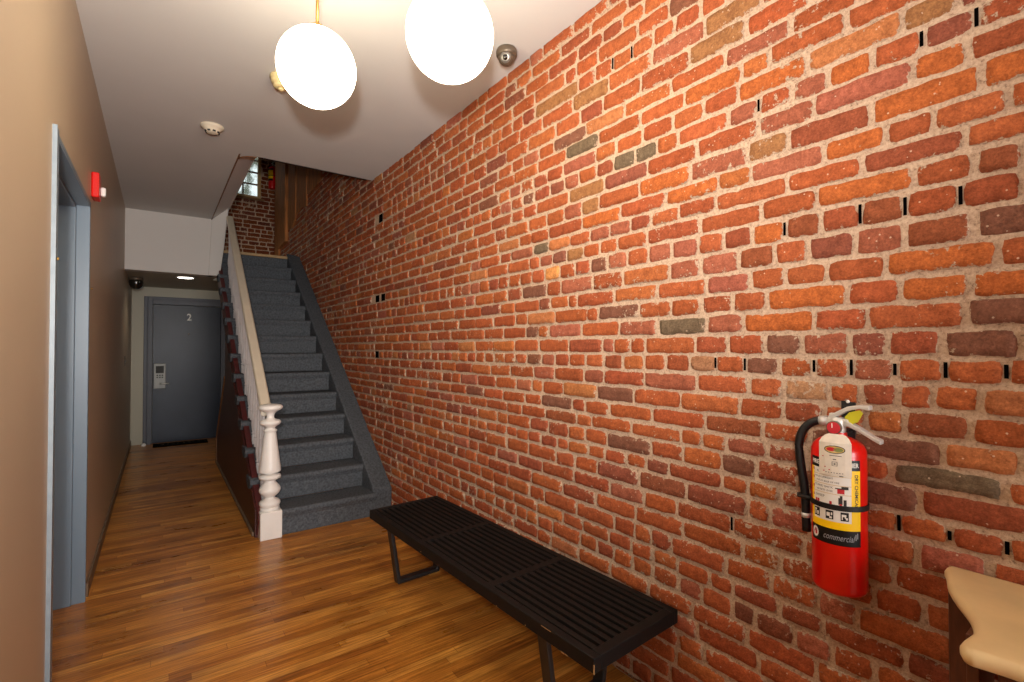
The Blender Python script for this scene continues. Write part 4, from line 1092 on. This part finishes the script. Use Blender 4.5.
o = thing('dome_camera', 'dark smoked dome camera hanging in corner left of far door', 'security camera', (-0.24, 7.7, 2.28))
o.scale = (0.72, 0.72, 0.8)
bm = bmesh.new(); lathe(bm, [(0.10, 0.0), (0.105, -0.02), (0.10, -0.045)], n=32); finish('base', bm, M['bronze'], o, smooth=True)
bm = bmesh.new(); lathe(bm, [(0.098, -0.045), (0.104, -0.075), (0.098, -0.115), (0.08, -0.15), (0.05, -0.174), (0.02, -0.183), (0.003, -0.185)], n=32); finish('smoked_dome', bm, M['dark_dome'], o, smooth=True)

o = thing('light_switch', 'tiny dark switch plate far along the left wall', 'light switch', (XL, 7.15, 1.242))
bm = bmesh.new(); box(bm, 0, 0.006, -0.035, 0.035, -0.057, 0.057); finish('plate', bm, M['switch'], o, bevel=0.002)
bm = bmesh.new(); box(bm, 0.005, 0.014, -0.006, 0.006, -0.012, 0.012); finish('toggle', bm, M['switch'], o, bevel=0.002)

# ------------------------------------------------------------------ light
def light(name, typ, loc, energy, col, **k):
    l = bpy.data.lights.new(name, typ); l.energy = energy; l.color = col
    for a, v in k.items(): setattr(l, a, v)
    o = bpy.data.objects.new(name, l); COL.objects.link(o); o.location = loc
    return o
def aim(o, target):
    o.rotation_euler = (Vector(target)-o.location).to_track_quat('-Z', 'Y').to_euler()
fl_ = light('camera_flash', 'SPOT', (-0.11, -0.14, 1.585), 320, (1.0, 0.95, 0.90), spot_size=math.radians(136), spot_blend=1.0, shadow_soft_size=0.05)
aim(fl_, (0.75, 2.5, 2.75))
dn = light('downlight_beam', 'SPOT', (0.262, 7.33, 2.265), 12, (1.0, 0.9, 0.74), spot_size=math.radians(150), spot_blend=0.6, shadow_soft_size=0.08)
dn.rotation_euler = (0, 0, 0)

fill_ = light('added_rear_fill', 'AREA', (0.65, YB+0.05, 1.4), 150, (0.97, 0.98, 1.0), shape='RECTANGLE', size=1.7, size_y=2.3)  # added area lamp behind the viewer, fills the stairs and far hall
fill_.rotation_euler = (PI/2, 0, 0)
# daylight sky beyond the stair window
wd = bpy.data.worlds.new('World'); sc.world = wd; wd.use_nodes = True
N = NT(wd); bg = N.n['Background']
tc = N.add('ShaderNodeTexCoord'); nz = N.add('ShaderNodeTexNoise'); N.val(nz, 'Scale', 55.0); N.val(nz, 'Detail', 3); N.link(tc.outputs['Generated'], nz.inputs['Vector'])
rp_ = N.add('ShaderNodeValToRGB'); e = rp_.color_ramp.elements
e[0].position = 0.44; e[0].color = (0.08, 0.09, 0.06, 1); e[1].position = 0.5; e[1].color = (0.85, 0.95, 0.96, 1)
N.link(nz.outputs['Fac'], rp_.inputs['Fac']); N.link(rp_.outputs['Color'], bg.inputs['Color']); N.val(bg, 'Strength', 1.2)

# ------------------------------------------------------------------ camera and view
cam = bpy.data.cameras.new('camera'); co = bpy.data.objects.new('camera', cam); COL.objects.link(co)
cam.sensor_fit = 'HORIZONTAL'; cam.sensor_width = 36.0; cam.lens = FL/1024*36.0
cam.clip_start = 0.05
Rm = Matrix((rt, upv, -fw)).transposed().to_4x4()
co.matrix_world = Matrix.Translation((0, 0, HC)) @ Rm
sc.camera = co
vs = sc.view_settings
vs.view_transform = 'Standard'; vs.look = 'None'; vs.gamma = 1.0; vs.use_curve_mapping = False; vs.exposure = 0.0
